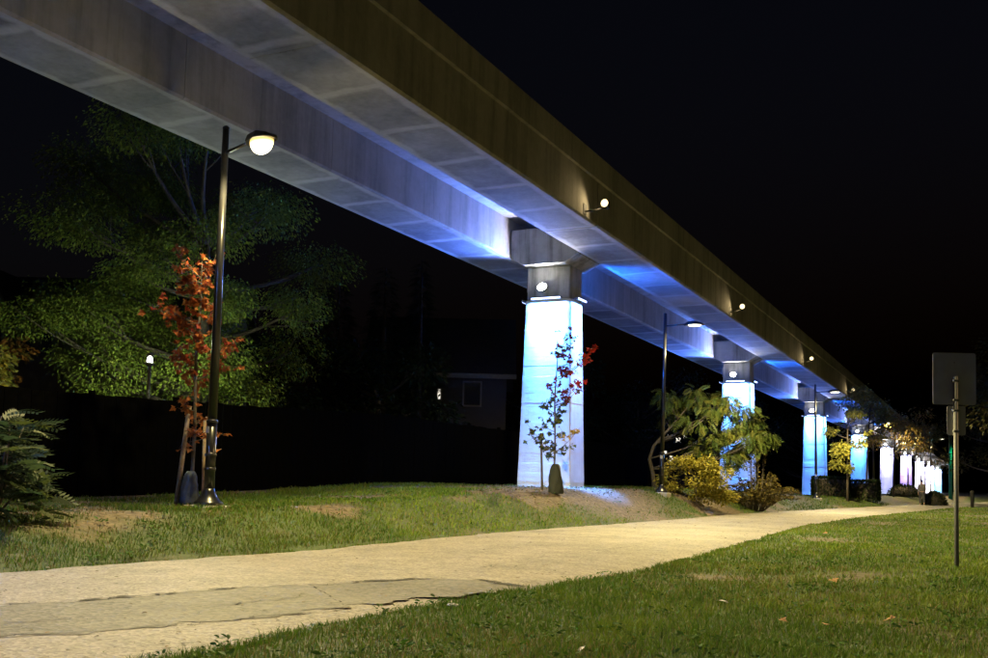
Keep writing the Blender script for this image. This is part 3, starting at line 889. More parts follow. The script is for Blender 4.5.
# young staked maples --------------------------------------------------------
def young_maple(name, x, t, label, pts, px0, py0, sc, pal_of, stakes, bag, seed, leaf, per, trunk_h):
    r = np.random.default_rng(seed); rr = random.Random(seed)
    e = empty(name, (x, t, gz(x, t)), label, 'tree', 'young staked trees')
    wood = MB()
    tp = [Vector((0, 0, -.1)), Vector((.01, .02, trunk_h * .3)), Vector((-.02, .0, trunk_h * .6)), Vector((.03, .02, trunk_h * .85)), Vector((.0, .03, trunk_h))]
    wood.tube(tp, [.034, .03, .024, .015, .006], 8)
    P = []; D_ = []; S_ = []; C_ = []
    for (qx, qy) in pts:
        c = CR * ((qx - px0) * sc) + CF * rr.uniform(-.35, .35) + Vector((0, 0, (py0 - qy) * sc))
        off = abs(qx - px0) * sc
        zr = max(.22 * trunk_h, c.z - .25 - off * 1.0); f = min(.97, zr / trunk_h) * (len(tp) - 1); i0 = min(int(f), len(tp) - 2)
        a = tp[i0].lerp(tp[i0 + 1], f - i0)
        bp = limb(wood, a, c, .011, .004, .15, 6, rr)
        spots = []
        for q in range(7):
            b0 = bp[rr.choice((2, 3, 4, 4, 5, 5, 6, 6))]
            tw = limb(wood, b0, b0 + Vector((rr.gauss(0, .11), rr.gauss(0, .11), rr.gauss(.02, .10))), .0045, .002, .1, 3, rr)
            spots += tw[1:] + [tw[-1]]
        for q in range(per):
            p = rr.choice(spots) + Vector((rr.gauss(0, .018), rr.gauss(0, .018), rr.gauss(-.01, .015)))
            P.append(p); an = rr.uniform(0, 6.283)
            D_.append((math.cos(an), math.sin(an), rr.uniform(-1.0, -.05))); S_.append(leaf * rr.uniform(.65, 1.2))
            C_.append(pal_of(qx, qy, rr))
    wood.build('trunk', M['bark'], e)
    foliage('crown', 'maple', np.array(P), np.array(D_), np.array(S_), np.array(C_), M['leafdull'] if seed == 82 else M['leaf'], e, .6)
    for (p0, p1, rad, mt) in stakes:
        MB().tube([p0, p1], [rad, rad * .92], 9).build('stake', M[mt], e)
    if bag:
        mt, rad, h, cx = bag
        mb = MB(); vs = []; fs = []; seg = 20; lv = 14
        for i in range(lv):
            f = i / (lv - 1); rr2 = rad * float(np.interp(f, [0, .12, .5, .8, .93, 1], [1.0, 1.08, .92, .74, .60, .38]))
            for k in range(seg):
                th = 2 * math.pi * k / seg
                q = rr2 * (1 + .10 * math.sin(3 * th + 5 * f) + .06 * math.sin(7 * th - 9 * f) + .06 * rr.uniform(-1, 1))
                vs.append((cx + q * math.cos(th), q * .85 * math.sin(th), f * h - .02))
        for i in range(lv - 1):
            for k in range(seg): fs.append((i * seg + k, i * seg + (k + 1) % seg, (i + 1) * seg + (k + 1) % seg, (i + 1) * seg + k))
        fs.append(tuple(range((lv - 1) * seg, lv * seg)))
        mb.add(vs, fs, True).build('watering_bag', M[mt], e)
    return e
def pal1(x, y, rr):
    c = rr.choice([(.32, .075, .025), (.38, .11, .03), (.26, .08, .03), (.34, .06, .03), (.46, .16, .045)])
    if y > 380: c = rr.choice([(.40, .12, .04), (.28, .10, .04), (.45, .16, .05)])
    k = rr.uniform(.7, 1.15); return tuple(v * k for v in c)
def pal2(x, y, rr):
    if x > 577 and y < 400: c = rr.choice([(.42, .03, .02), (.5, .06, .03), (.36, .03, .025)])
    elif x > 572 and y > 420: c = (.40, .28, .08)
    elif y < 400: c = rr.choice([(.20, .02, .03), (.28, .03, .03), (.14, .03, .03), (.10, .06, .03)])
    else: c = rr.choice([(.06, .10, .04), (.09, .11, .03), (.05, .07, .04), (.12, .10, .04)])
    k = rr.uniform(.7, 1.2); return tuple(v * k for v in c)
young_maple('young_maple', -12.6, 13.46, 'young maple with orange-red leaves behind the foreground lamp post',
            [(174, 246), (177, 258), (180, 272), (184, 284), (205, 253), (200, 262), (207, 276), (196, 286), (190, 296), (163, 296), (161, 304), (170, 308), (180, 312), (176, 345), (170, 352), (186, 352),
             (192, 322), (203, 330), (210, 310), (234, 333), (230, 345), (227, 356), (222, 362), (214, 300), (209, 345), (196, 368), (197, 384), (193, 404), (203, 418), (196, 430), (222, 432), (187, 330), (200, 300)],
            199, 503, .0176, pal1,
            [((-.24, -.12, -.2), (-.08, -.04, 1.75), .042, 'stake'), ((.20, .10, -.2), (.16, .10, 1.5), .03, 'stake')], ('bagblue', .17, .62, -.02), 81, .125, 34, 4.35)
young_maple('young_maple', -10.75, 25.45, 'young tree with red and dark leaves before the bright blue column',
            [(567, 340), (566, 352), (569, 364), (587, 356), (591, 352), (583, 363), (580, 388), (566, 378), (567, 392), (554, 360), (558, 374), (566, 406), (561, 416), (546, 394), (550, 408), (540, 428),
             (524, 430), (530, 446), (526, 441), (553, 430), (560, 438), (577, 434), (570, 450), (550, 452), (547, 462), (556, 422), (572, 398), (540, 412)],
            552, 500, .0275, pal2, [((-.33, .0, -.2), (-.42, .02, 1.65), .035, 'staked')], ('bagdark', .20, .82, .05), 82, .135, 32, 4.3)

# sumac behind the second lamp -----------------------------------------------
clump_tree('sumac_tree', (-12.6, 40.7, gz(-12.6, 40.7)), 'spreading olive-green tree with crooked trunk beside the second lamp post', 'tree',
           rel([(690, 397), (715, 402), (733, 412), (746, 424), (702, 414), (672, 404), (656, 402), (720, 432), (684, 424), (742, 442), (752, 438), (706, 440), (733, 452), (660, 422), (694, 447), (715, 458)], 648, 492, .042, .8, 12, .52, .34),
           .10, 3.0, 'pinnate6', .37, 135, [(.05, .085, .02), (.07, .10, .02), (.09, .115, .025), (.14, .14, .03)], M['leaf'], M['bark'], None, -.45, .4, 90,
           [(0, 0, -.1), (-.12, .05, .7), (-.28, .1, 1.25), (-.1, .1, 1.8), (.35, .1, 2.3), (.9, .1, 2.9)])
clump_tree('yellow_shrub', (-9.75, 36.6, gz(-9.75, 36.6)), 'rounded yellow-green shrub at the foot of the second lamp post', 'shrub',
           rel([(680, 470), (693, 466), (707, 468), (720, 476), (672, 482), (688, 484), (704, 484), (722, 490), (678, 496), (696, 497), (712, 498), (728, 498)], 700, 507, .037, .75, 13, .50, .36),
           .035, .9, 'oval', .115, 560, [(.26, .24, .035), (.32, .28, .04), (.20, .20, .03), (.36, .29, .05)], M['leaf'], M['bark'], None, -.1, .8, 91)
e = empty('feathery_shrub', (-8.75, 42.6, gz(-8.75, 42.6)), 'feathery arching shrub right of the yellow shrub', 'shrub')
r_ = np.random.default_rng(92); wood = MB(); P = []; D_ = []; S_ = []; C_ = []
for k in range(150):
    a = r_.random() * 2 * math.pi; rad = r_.uniform(.15, 1.75) ** .9; h = r_.uniform(.7, 1.45) * (1.2 - .33 * rad)
    if k % 15 == 0: rad *= .3; h = r_.uniform(1.9, 2.7)
    pts = []
    for i in range(6):
        f = i / 5; pts.append(Vector((math.cos(a) * (.25 + rad * f), math.sin(a) * (.25 + rad * f), h * math.sin(math.pi * .5 * min(1, f * 1.25)) - (.22 * max(0, f - .7) * rad))))
    wood.tube(pts, [.010, .008, .007, .006, .005, .003], 4)
    for q in range(46):
        f = r_.uniform(.2, 1) * 4.999; i0 = int(f); p = pts[i0].lerp(pts[i0 + 1], f - i0)
        b = a + r_.normal() * 1.0; P.append(p); D_.append((math.cos(b), math.sin(b), r_.uniform(-.2, .8))); S_.append(r_.uniform(.07, .15))
        C_.append([(.10, .085, .025), (.13, .10, .03), (.08, .08, .022), (.16, .12, .04)][r_.integers(4)])
wood.build('stems', M['bark'], e)
foliage('leaves', 'diamond', np.array(P), np.array(D_), np.array(S_), np.array(C_), M['leafdull'], e, .7)

# street trees along the far path ----------------------------------------------
def street_tree(x, t, h, rx, label, seed, pal=OLIVE, low=.38, lean=0.0, per=170, leaf=.2):
    rq = random.Random(seed)
    cl = [(rq.uniform(-1, 1) * rx + lean * .8, rq.uniform(-1, 1) * rx, h * rq.uniform(low, .98), rx * .42, rx * .34) for _ in range(13)]
    clump_tree('street_tree', (x, t, gz(x, t)), label, 'tree', cl, .085, h * .8, 'oval', leaf, per, pal, M['leaf'], M['barkd'], 'street trees along the path', -.5, .6, seed,
               [(0, 0, -.15), (lean * .2, 0, h * .3), (lean * .5, 0, h * .55), (lean * .9, .05, h * .8)])
BROWN = [(.13, .08, .025), (.17, .10, .035), (.10, .085, .025), (.14, .12, .03)]
street_tree(-7.9, 65.4, 5.6, 1.05, 'yellow-green street tree right of the third lit column', 101, [(.30, .27, .05), (.22, .22, .04), (.16, .17, .035)], .35)
street_tree(-7.75, 74.5, 8.0, 1.9, 'tall olive street tree with overhanging brown foliage', 102, [(.18, .16, .035), (.13, .13, .03), (.16, .11, .03)], .55, .3, 210)
street_tree(-6.9, 86.0, 8.0, 2.2, 'brownish street tree hanging over the lavender column', 103, BROWN, .5, .2, 210)
street_tree(-6.6, 97.5, 7.4, 1.7, 'thin street tree in front of the violet column', 104, BROWN, .5, 0, 130)
street_tree(-6.0, 106, 6.8, 1.5, 'farthest thin street tree by the white columns', 105, BROWN, .45, 0, 110)

def leafy_block(name, x, t, sx, sy, h, label, seed, pal, n, rnd=False, leaf=.12):
    r = np.random.default_rng(seed)
    e = empty(name, (x, t, gz(x, t)), label, 'hedge' if not rnd else 'shrub')
    w_ = MB()
    for k in range(7): limb(w_, (0, 0, -.05), (random.uniform(-.4, .4) * sx, random.uniform(-.4, .4) * sy, h * .8), .03, .01)
    w_.build('stems', M['barkd'], e)
    if rnd:
        d, b = ball(n, r); d[:, 2] = np.abs(d[:, 2]); p = d * (.75 + .28 * r.random((n, 1))) * np.array([sx / 2, sy / 2, h])
    else:
        u = r.random((n, 3)); f = r.integers(0, 5, n)
        q = u * 2 - 1
        q[:, 0] = np.where(f == 0, 1, np.where(f == 1, -1, q[:, 0])); q[:, 1] = np.where(f == 2, 1, np.where(f == 3, -1, q[:, 1])); q[:, 2] = np.where(f == 4, 1, q[:, 2])
        d = q.copy(); p = np.stack([q[:, 0] * sx / 2, q[:, 1] * sy / 2, (q[:, 2] + 1) / 2 * h], 1) * (.93 + .1 * r.random((n, 1)))
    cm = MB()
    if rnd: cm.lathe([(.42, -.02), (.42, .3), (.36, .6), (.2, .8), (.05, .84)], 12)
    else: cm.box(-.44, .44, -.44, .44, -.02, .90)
    core = cm.build('blocking_core', M['barkd'], e); core.scale = (sx, sy, h)  # added dark core, stops column light showing between the leaves
    foliage('leaves', 'oval', p, d + r.normal(size=d.shape) * .5, leaf * (.7 + .6 * r.random(n)), shades(n, pal, r), M['leafdull'], e, .9)
leafy_block('clipped_hedge', -9.3, 68.5, 2.2, 1.3, 1.25, 'dark clipped hedge below the third lit column, left of its lamp post', 111, DARKG, 5200)
leafy_block('clipped_hedge', -7.6, 71.5, 1.9, 1.6, 1.25, 'dark clipped hedge right of the lamp post, under the street trees', 112, [(.02, .035, .012), (.03, .045, .015)], 5200)
leafy_block('round_shrub', -3.6, 79.5, 1.7, 1.7, 1.05, 'small round dark shrub right of the walking person', 113, [(.03, .04, .015), (.05, .05, .02)], 2600, True)
leafy_block('low_shrub', -6.4, 90, 2.6, 2.0, 1.0, 'low dark shrub left of the walking person', 114, DARKG, 2600, True)

# trees on the right-hand side
for k, (x, t, h, rd, lb) in enumerate([(3.2, 58, 11, 3.2, 'dark tree at the right edge behind the sign post'), (.6, 84, 10.5, 3.0, 'dark tree right of the distant path behind the sign'), (8, 84, 13, 5.0, 'large dark tree far right beyond the lawn')]):
    rq = random.Random(120 + k)
    cl = [(rq.uniform(-1, 1) * rd, rq.uniform(-1, 1) * rd, h * rq.uniform(.32, .97), rd * .40, rd * .34) for _ in range(20)]
    clump_tree('park_tree', (x, t, gz(x, t)), lb, 'tree', cl, .24, h * .7, 'oval', .2, 420, [(.03, .035, .012), (.04, .045, .015), (.05, .04, .018)], M['leafdull'], M['barkd'], 'dark trees right of the path', -.4, .6, 120 + k)

# ------------------------------------------------------------------ fence on the left
fx = -16.6
fence = empty('board_fence', (fx, 10, gz(fx, 10)), 'long black straight-topped board fence behind the grass on the left', 'fence')
z0 = gz(fx, 10)
bw = .30
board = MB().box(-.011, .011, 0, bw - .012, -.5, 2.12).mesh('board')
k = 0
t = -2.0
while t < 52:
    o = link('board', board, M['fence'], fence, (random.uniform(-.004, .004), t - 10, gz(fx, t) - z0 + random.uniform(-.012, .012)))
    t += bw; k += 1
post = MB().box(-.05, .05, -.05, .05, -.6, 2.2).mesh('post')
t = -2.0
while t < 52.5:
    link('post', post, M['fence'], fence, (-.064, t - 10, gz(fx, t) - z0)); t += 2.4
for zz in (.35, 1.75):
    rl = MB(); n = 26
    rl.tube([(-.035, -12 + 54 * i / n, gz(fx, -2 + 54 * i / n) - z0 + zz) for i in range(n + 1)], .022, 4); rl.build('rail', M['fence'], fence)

yl = empty('yard_lantern', (-18.04, 17.7, gz(-18.04, 17.7)), 'small lit white yard lantern glimpsed behind the fence by the large tree', 'lantern')
MB().tube([(0, 0, -.2), (0, 0, 3.0)], .04, 10).build('post', M['dark'], yl)
MB().lathe([(.05, 3.0), (.10, 3.05), (.11, 3.09)], 10).build('gallery', M['dark'], yl)
MB().lathe([(.06, 3.095), (.07, 3.13), (.06, 3.21), (.03, 3.25)], 10).build('globe', emit('lantern_globe', (1, .97, .9), 6), yl)
MB().lathe([(.11, 3.255), (.03, 3.33)], 10).build('cap', M['dark'], yl)
yo = light('lantern_light', 'POINT', yl, (0, 0, 3.18), (0, 0, -1), 3600, (.88, 1.0, .60)); yo.data.shadow_soft_size = .09

# ------------------------------------------------------------------ houses
def house(name, loc, rz, label, W_, Dp, eave, ridge, wall, wins, gables=(), lit=()):
    """ridge along local x; front is local -y"""
    e = empty(name, loc, label, 'house', None, rz)
    MB().box(-W_ / 2, W_ / 2, -Dp / 2, Dp / 2, -.5, eave).build('wall', wall, e)
    g = MB(); g.prism([(-Dp / 2 + .01, eave + .004), (Dp / 2 - .01, eave + .004), (0, ridge - .02)], 'x', -W_ / 2 + .01, W_ / 2 - .01); g.build('gable_end', wall, e)
    rf = MB(); ov = .45
    sl = (ridge - eave) / (Dp / 2)
    for sd in (-1, 1):
        rf.prism([(sd * (Dp / 2 + ov), eave - sl * ov + .03), (0, ridge + .03), (0, ridge + .18), (sd * (Dp / 2 + ov), eave - sl * ov + .18)], 'x', -W_ / 2 - ov, W_ / 2 + ov)
    roof = rf.build('roof', M['roof'], e)
    MB().box(-W_ / 2 - ov, W_ / 2 + ov, -Dp / 2 - ov - .04, -Dp / 2 - ov, eave - sl * ov - .02, eave - sl * ov + .2).build('fascia_board', M['trim'], roof)
    for (gx_, gw_, gb, gt_) in gables:
        q = MB(); y = -Dp / 2 - .6
        q.prism([(gx_ - gw_ / 2, gb), (gx_ + gw_ / 2, gb), (gx_, gt_)], 'y', y, .0); q.build('front_gable', wall, e)
        q = MB()
        for sd in (-1, 1):
            q.prism([(gx_, gt_ + .02), (gx_ + sd * (gw_ / 2 + .3), gb - .25), (gx_ + sd * (gw_ / 2 + .3), gb - .07), (gx_, gt_ + .2)], 'y', y - .3, 0)
        q.build('gable_roof', M['roof'], e)
        MB().box(gx_ - gw_ / 2, gx_ + gw_ / 2, y, -Dp / 2 + .01, .2, gb - .003).build('bay_wall', wall, e)
        MB().box(gx_ - gw_ / 2 - .1, gx_ + gw_ / 2 + .1, y - .06, y - .004, gb - .14, gb).build('trim_board', M['trim'], e)
        for dx in (-.5, .5):
            f = MB().box(gx_ + dx - .34, gx_ + dx + .34, y - .05, y - .004, gb - 1.7, gb - .4).build('window', M['trim'], e)
            MB().box(gx_ + dx - .27, gx_ + dx + .27, y - .065, y - .052, gb - 1.62, gb - .48).build('pane', M['glass'], f)
    for (x, z, ww, hh) in wins:
        f = MB().box(x - ww / 2, x + ww / 2, -Dp / 2 - .06, -Dp / 2 - .003, z - hh / 2, z + hh / 2).build('window', M['trim'], e)
        MB().box(x - ww / 2 + .07, x + ww / 2 - .07, -Dp / 2 - .075, -Dp / 2 - .062, z - hh / 2 + .07, z + hh / 2 - .07).build('pane', M['winlit'] if (x, z) in lit else M['glass'], f)
    return e
house('gabled_house', (-24.6, 43.6, gz(-24, 43)), R(26.4), 'grey gabled house between the dark conifers and the tall lit column', 6.4, 6.5, 5.3, 8.1, M['siding'],
      [(-1.9, 4.3, 1.4, 1.3), (.05, 4.15, .26, .6), (1.6, 4.2, .9, 1.2), (-1.5, 1.6, 1.2, 1.4), (1.2, 1.5, 1.2, 1.4)], (), {(.05, 4.15)})
house('twin_gabled_house', (-42.0, 38.5, gz(-42, 38)), R(26.4), 'brown house with twin front gables behind the left-hand trees', 13, 8, 7.6, 10.3, M['sidingb'],
      [(1.2, 5.5, 1.2, 1.4), (-1.0, 3.0, 1.2, 1.4)], [(-4.4, 2.3, 7.7, 9.9), (-2.9, .0001 + 2.1, 7.3, 9.3)][:1] + [(-1.9, 2.1, 7.4, 9.3)], set())
house('distant_house', (-26.0, 93, gz(-26, 93)), R(20), 'distant dark house with small lit windows glimpsed through the sumac', 11, 8, 5.6, 8.2, M['siding'],
      [(-1.6, 4.9, .5, .5), (-.8, 4.6, .55, .6), (-.2, 4.95, .42, .5), (-2.0, 3.4, .5, .5), (-1.4, 2.9, .45, .6), (.6, 3.9, .4, .4), (3.4, 3.4, .4, .4)], (),
      {(-1.6, 4.9), (-.8, 4.6), (-.2, 4.95), (-2.0, 3.4), (-1.4, 2.9), (.6, 3.9), (3.4, 3.4)})

# ------------------------------------------------------------------ sign posts, markers
def rounded(x0, x1, z0, z1, r, n=5):
    pts = []
    for cx, cz, a0 in ((x1 - r, z1 - r, 0), (x0 + r, z1 - r, 90), (x0 + r, z0 + r, 180), (x1 - r, z0 + r, 270)):
        for i in range(n): a = R(a0 + 90 * i / (n - 1)); pts.append((cx + r * math.cos(a), cz + r * math.sin(a)))
    return pts
sg = empty('sign_post', (-.40, 14.7, gz(-.4, 14.7)), 'galvanised post carrying two blank sign backs on the lawn', 'sign', None, R(24))
MB().tube([(0, 0, -.3), (0, 0, 2.56)], .030, 14).build('post', M['galv'], sg)
MB().prism(rounded(-.285, .285, 2.18, 2.88, .03), 'y', .036, .040).build('large_sign_panel', M['alu'], sg)
MB().prism(rounded(-.10, .145, 1.77, 2.165, .03), 'y', .037, .041).build('small_sign_panel', M['alu'], sg)
for (bx_, bz_) in ((0, 2.75), (0, 2.40), (.02, 2.10)): MB().lathe([(.011, 0), (.011, .012), (.004, .014)], 8).build('bolt', M['galv'], sg, (bx_, .036, bz_), 0, (R(90), 0, 0))
for zz in (2.10, 2.24, 2.50, 1.82): MB().box(-.042, .042, -.034, .036, zz - .014, zz + .014).build('clamp', M['galv'], sg, None, .004)
sg2 = empty('edge_sign_post', (.02, 17.9, gz(0, 17.9)), 'pale-sleeved sign post cut off by the right edge of the view', 'sign', None, R(24))
MB().tube([(.02, 0, -.3), (.02, 0, 3.6)], .028, 12).build('post', M['black'], sg2)
MB().tube([(.02, 0, .04), (.02, 0, .80)], .034, 12).build('sleeve', M['pale'], sg2)
MB().prism(rounded(-.02, .50, 2.86, 3.55, .03), 'y', -.040, -.034).build('sign_panel', M['pale'], sg2)
bo = empty('bollard', (-1.05, 74, gz(-1.05, 74)), 'dark bollard at the far right side of the path', 'bollard')
MB().lathe([(.11, -.1), (.11, .95), (.13, .97), (.13, 1.05), (.06, 1.12)], 14).build('shaft', M['dark'], bo)
gp = empty('green_post', (-3.5, 110, gz(-3.5, 110)), 'tall slim green signal post at the far end of the path', 'post')
MB().tube([(0, 0, -.2), (0, 0, .9), (0, 0, 6.6)], [.22, .17, .13], 12).build('shaft', M['green'], gp)
hd = MB().box(-.16, .16, -.16, .16, 4.2, 5.5).build('signal_head', M['green'], gp, (.45, 0, 0), .02)
MB().lathe([(.11, 0), (.10, .03), (.05, .05)], 12).build('lens', emit('green_signal', (.1, 1.0, .45), 6), hd, (0, -.162, 4.45), 0, (R(90), 0, 0))
MB().tube([(0, 0, 4.9), (.30, 0, 4.9)], .03, 6).build('bracket', M['green'], gp)
gl = light('signal_light', 'POINT', gp, (.45, -.5, 4.5), (0, 0, -1), 60, (.1, 1, .5)); gl.data.shadow_soft_size = .1

# ------------------------------------------------------------------ walking person
pe = empty('person', (-4.32, 77.3, 0.02 if False else path_z(-4.32, 77.3)), 'person in a grey jacket and dark trousers walking on the far path', 'person', None, R(12))
def skin_obj(name, verts, edges, rad, mat, root=0, lv=2):
    me = bpy.data.meshes.new(name); me.from_pydata(verts, edges, [])
    o = link(name, me, mat, pe)
    sk = o.modifiers.new('skin', 'SKIN'); sk.use_smooth_shade = True
    for i, r in enumerate(rad):
        sv = me.skin_vertices[0].data[i]; sv.radius = r if hasattr(r, '__len__') else (r, r); sv.use_root = (i == root)
    sb = o.modifiers.new('sub', 'SUBSURF'); sb.levels = lv; sb.render_levels = lv
    return o
body = [(0, 0, .95), (0, .01, 1.15), (0, .02, 1.38), (0, .03, 1.50), (0, .045, 1.58), (0, .06, 1.70),
        (-.18, .02, 1.43), (-.23, -.04, 1.16), (-.22, .10, .93), (-.215, .14, .84),
        (.18, .02, 1.43), (.23, .08, 1.17), (.22, .20, .96), (.215, .24, .87),
        (-.09, .02, .90), (-.10, .17, .51), (-.10, .12, .09), (-.10, .26, .04),
        (.09, .0, .90), (.10, -.05, .50), (.10, -.30, .14), (.10, -.20, .035)]
be = [(0, 1), (1, 2), (2, 3), (3, 4), (4, 5), (2, 6), (6, 7), (7, 8), (8, 9), (2, 10), (10, 11), (11, 12), (12, 13), (0, 14), (14, 15), (15, 16), (16, 17), (0, 18), (18, 19), (19, 20), (20, 21)]
br = [(.15, .10), (.14, .10), (.15, .10), .06, .07, .09, .06, .048, .036, .034, .06, .048, .036, .034, .085, .062, .04, .035, .085, .062, .04, .035]
# fingers, rooted in each palm
for hand, sx in ((9, -1), (13, 1)):
    h0 = body[hand]
    for f, (dy, ln) in enumerate(((-.03, .065), (-.012, .085), (.008, .09), (.027, .08))):
        i = len(body)
        body += [(h0[0], h0[1] + dy, h0[2] - .05), (h0[0] - sx * .012, h0[1] + dy, h0[2] - .05 - ln)]
        be += [(hand, i), (i, i + 1)]; br += [.010, .008]
    i = len(body); body += [(h0[0] - sx * .02, h0[1] + .045, h0[2] - .03), (h0[0] - sx * .03, h0[1] + .05, h0[2] - .075)]
    be += [(hand, i), (i, i + 1)]; br += [.011, .009]
skin_obj('body', body, be, br, M['skin'])
skin_obj('jacket', [(0, 0, .92), (0, .01, 1.15), (0, .02, 1.37), (0, .03, 1.47), (-.18, .02, 1.43), (-.232, -.04, 1.16), (-.222, .09, .95), (.18, .02, 1.43), (.232, .08, 1.17), (.222, .19, .98)],
         [(0, 1), (1, 2), (2, 3), (2, 4), (4, 5), (5, 6), (2, 7), (7, 8), (8, 9)], [(.20, .145), (.19, .14), (.20, .14), .09, .085, .075, .062, .085, .075, .062], M['jacket'])
skin_obj('trousers', [(0, 0, .95), (-.09, .02, .88), (-.10, .17, .51), (-.10, .12, .11), (.09, 0, .88), (.10, -.05, .50), (.10, -.29, .16)],
         [(0, 1), (1, 2), (2, 3), (0, 4), (4, 5), (5, 6)], [(.17, .12), .105, .085, .065, .105, .085, .065], M['trouser'])
hm = MB(); vs = []; fs = []
for i in range(7):
    a = math.pi * i / 6 * .62
    for k in range(14):
        th = 2 * math.pi * k / 14; vs.append((.098 * math.sin(a) * math.cos(th), .05 + .112 * math.sin(a) * math.sin(th), 1.685 + .118 * math.cos(a)))
for i in range(6):
    for k in range(14): fs.append((i * 14 + k, (i + 1) * 14 + k, (i + 1) * 14 + (k + 1) % 14, i * 14 + (k + 1) % 14))
hm.add(vs, fs, True).build('hair', M['hair'], pe)

# ------------------------------------------------------------------ litter on lawn and path
def dry_leaf(x, t, s, rz, mat, label, cat, grp=None, z=None):
    tv, tf = TM['maple'] if cat == 'leaf' else TM['oval']
    zz = (gz(x, t) + .045) if z is None else z
    mb = MB(); mb.add([tuple(v * s) for v in tv], [tuple(int(i) for i in f) for f in tf])
    o = mb.build('fallen_leaf' if cat == 'leaf' else 'paper_scrap', mat, None, (x, t, zz), 0, (random.uniform(-.3, .3), random.uniform(-.3, .3), rz))
    tag(o, label, cat, grp)
st = MB(); st.lathe([(.025, 0), (.05, .008), (.052, .022), (.03, .035), (.01, .04)], 9)
o = st.build('stone', M['paper'], None, (-3.93, 7.25, path_z(-3.93, 7.25) + .003)); tag(o, 'small pale stone lying on the near edge of the path', 'stone'); o.scale = (1.3, .8, 1)
LITTER = [(-2.21, 5.77, .09, 'pale scrap of litter at the bottom edge of the lawn'), (-2.12, 8.66, .12, 'pale scrap of litter in the middle of the lawn'),
          (-1.55, 11.5, .13, 'dry leaf on the lawn left of the sign post foot'), (-.67, 8.34, .12, 'reddish dry leaf low on the right of the lawn'),
          (-1.42, 7.8, .09, 'left of two close dry leaves in the lower lawn'), (-1.07, 7.7, .10, 'right of two close dry leaves in the lower lawn'),
          (-.59, 13.8, .11, 'dry leaf at the foot of the sign post'), (-1.6, 19.6, .14, 'farthest dry leaf on the lawn, beyond the sign post'),
          (-3.1, 6.6, .09, 'dry leaf on the lawn close to the path edge'), (-3.23, 23.2, .14, 'dry leaf beside the path where it narrows away')]
for k, (x, t, s, lb) in enumerate(LITTER):
    dry_leaf(x, t, s, random.uniform(0, 6), M['paper'] if k < 2 else M['dryleaf'], lb, 'leaf' if k > 1 else 'litter', 'fallen leaves on the lawn' if k > 1 else None)

# ------------------------------------------------------------------ grass
def grass(name, N, az0, az1, d0, d1, side, hgt, seed, label):
    r = np.random.default_rng(seed)
    az = np.radians(az0 + (az1 - az0) * r.random(N)); d = d0 * (d1 / d0) ** r.random(N)
    x = d * np.sin(az); t = d * np.cos(az)
    s = left_edge(t) + wob(t) - x; q = x - right_edge(t) - wob2(t)
    edge = (.06 * (vnoise(x * 9, t * 9) - .7))
    ok = (s > edge) & (x > -16.4) if side == 'left' else (q > edge)
    for ct in COLT: ok &= ~((np.abs(x + 12.35) < .95) & (np.abs(t - ct) < .65))
    b = bare(x, t); clump = fnoise(x * 1.7 + 9, t * 1.7)
    ok &= r.random(N) > b * .93
    ok &= r.random(N) < .45 + 1.1 * clump
    x, t, d, b, clump = x[ok], t[ok], d[ok], b[ok], clump[ok]; n = len(x)
    z = ground_z(x, t)
    h = hgt * (.55 + .9 * r.random(n)) * (.55 + .9 * clump) * (1 - .35 * b)
    tuft = fnoise(x * .9 + 70, t * .9) > .63; h = np.where(tuft & (r.random(n) < .5), h * 1.5, h)
    wd = .0042 * np.maximum(1, d / 5) ** .85 * (.7 + .6 * r.random(n))
    a = r.random(n) * 2 * np.pi; ln = h * (.2 + .75 * r.random(n)); la = r.random(n) * 2 * np.pi
    cx, cy = np.cos(a) * wd / 2, np.sin(a) * wd / 2
    lx, ly = np.cos(la) * ln, np.sin(la) * ln
    Vv = np.empty((n, 5, 3))
    Vv[:, 0] = np.stack([x - cx, t - cy, z - .01], 1); Vv[:, 1] = np.stack([x + cx, t + cy, z - .01], 1)
    Vv[:, 2] = np.stack([x - cx * .8 + lx * .35, t - cy * .8 + ly * .35, z + h * .62], 1); Vv[:, 3] = np.stack([x + cx * .8 + lx * .35, t + cy * .8 + ly * .35, z + h * .62], 1)
    Vv[:, 4] = np.stack([x + lx, t + ly, z + h], 1)
    F = (np.array([(0, 1, 3), (0, 3, 2), (2, 3, 4)])[None] + (np.arange(n) * 5)[:, None, None]).reshape(-1, 3)
    c = shades(n, [(.085, .165, .014), (.105, .185, .017), (.07, .135, .015), (.14, .195, .024)], r, .25)
    pt = smooth01(.38, .66, fnoise(x * .75 + 15, t * .55 + 4))[:, None]; c = c * (np.array([.72, .80, .75]) * (1 - pt) + np.array([1.25, 1.12, 1.0]) * pt)
    straw = r.random(n) < .05 + .35 * b + .16 * (fnoise(x * .4 + 40, t * .4) > .55)
    c[straw] = shades(int(straw.sum()), [(.22, .17, .07), (.16, .13, .05), (.12, .13, .04)], r, .25)
    o = link(name, np_mesh(name, Vv.reshape(-1, 3), F, np.repeat(c, 5, 0)), M['grass'])
    return tag(o, label, 'grass', None, 'stuff')
grass('lawn_grass', 430000, -46, 14, 4.0, 75, 'right', .040, 201, 'mown green lawn grass on the near side of the path')
grass('verge_grass', 420000, -66, -2, 8.0, 75, 'left', .058, 202, 'patchy green verge grass on the bank beyond the path')
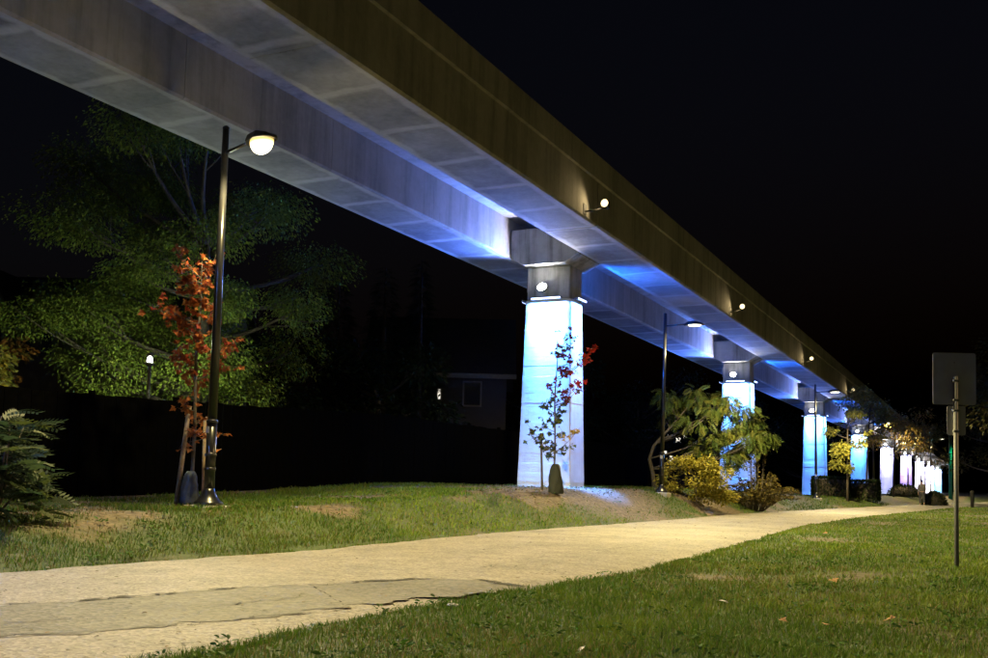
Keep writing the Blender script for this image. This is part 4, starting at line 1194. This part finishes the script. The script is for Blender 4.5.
# clover and plantain rosettes in the lawn
def weeds(name, N, x0f, t0, t1, side, seed, label, size):
    r = np.random.default_rng(seed)
    P = []; Dd = []; Sz = []
    while len(P) < N:
        t = t0 * (t1 / t0) ** r.random(); x = r.uniform(*x0f)
        if side == 'right' and x < float(right_edge(t)) + .1: continue
        if side == 'left' and x > float(left_edge(t)) - .1: continue
        if fnoise(x * .8 + 90, t * .8) < .48: continue
        z = gz(x, t); k = r.integers(4, 9); s = size * r.uniform(.6, 1.3)
        for q in range(k):
            a = r.random() * 6.283; rad = s * r.uniform(0, 1.1)
            P.append((x + math.cos(a) * rad, t + math.sin(a) * rad, z + .03 + .035 * r.random())); Dd.append((math.cos(a), math.sin(a), r.uniform(-.1, .7))); Sz.append(s * r.uniform(.6, 1.1))
    n = len(P)
    o = foliage(name, 'oval', np.array(P), np.array(Dd), np.array(Sz), shades(n, [(.05, .12, .02), (.035, .09, .018), (.07, .14, .03)], r), M['leafdull'], None, .3)
    tag(o, label, 'weeds', None, 'stuff')
weeds('lawn_weeds', 5200, (-4.4, 3.5), 4.0, 22, 'right', 211, 'small broad-leaved weeds scattered through the lawn', .05)
weeds('verge_weeds', 2600, (-13, -9), 6.0, 34, 'left', 212, 'small broad-leaved weeds scattered on the bank', .06)
# mulch chips and leaf litter round the young trees and column foot
r_ = np.random.default_rng(221); n = 5200
x = r_.uniform(-13.6, -10.2, n); t = r_.uniform(9, 38, n); k_ = r_.random(n) < bare(x, t); x, t = x[k_], t[k_]; n = len(x)
dd = np.stack([np.cos(r_.random(n) * 6.3), np.sin(r_.random(n) * 6.3), r_.uniform(-.1, .4, n)], 1)
o = foliage('ground_litter', 'oval', np.stack([x, t, ground_z(x, t) + .012], 1), dd, r_.uniform(.03, .09, n), shades(n, [(.14, .10, .06), (.09, .065, .045), (.20, .14, .08), (.10, .10, .04)], r_), M['leafdull'], None, .4)
tag(o, 'leaf litter and bark chips on the bare soil of the bank', 'litter', None, 'stuff')

# leaf bits and grit gathered on the path, mostly along its edges
r_ = np.random.default_rng(231); n = 900
t = 3.5 * (45 / 3.5) ** r_.random(n); f = np.where(r_.random(n) < .75, np.where(r_.random(n) < .5, r_.beta(1, 9, n), 1 - r_.beta(1, 9, n)), r_.random(n))
x = left_edge(t) * (1 - f) + right_edge(t) * f
z = .018 * np.sin(np.pi * f) + .012 * (fnoise(x * .7, t * .5) - .5) + .009
a = r_.random(n) * 6.283
o = foliage('path_debris', 'oval', np.stack([x, t, z], 1), np.stack([np.cos(a), np.sin(a), r_.uniform(-.02, .15, n)], 1), r_.uniform(.012, .05, n) * np.maximum(1, t / 14) ** .5,
            shades(n, [(.10, .07, .04), (.05, .045, .03), (.20, .13, .06), (.06, .08, .02), (.28, .25, .2)], r_), M['leafdull'], None, .15)
tag(o, 'small leaf bits and grit scattered on the asphalt path', 'debris', None, 'stuff')
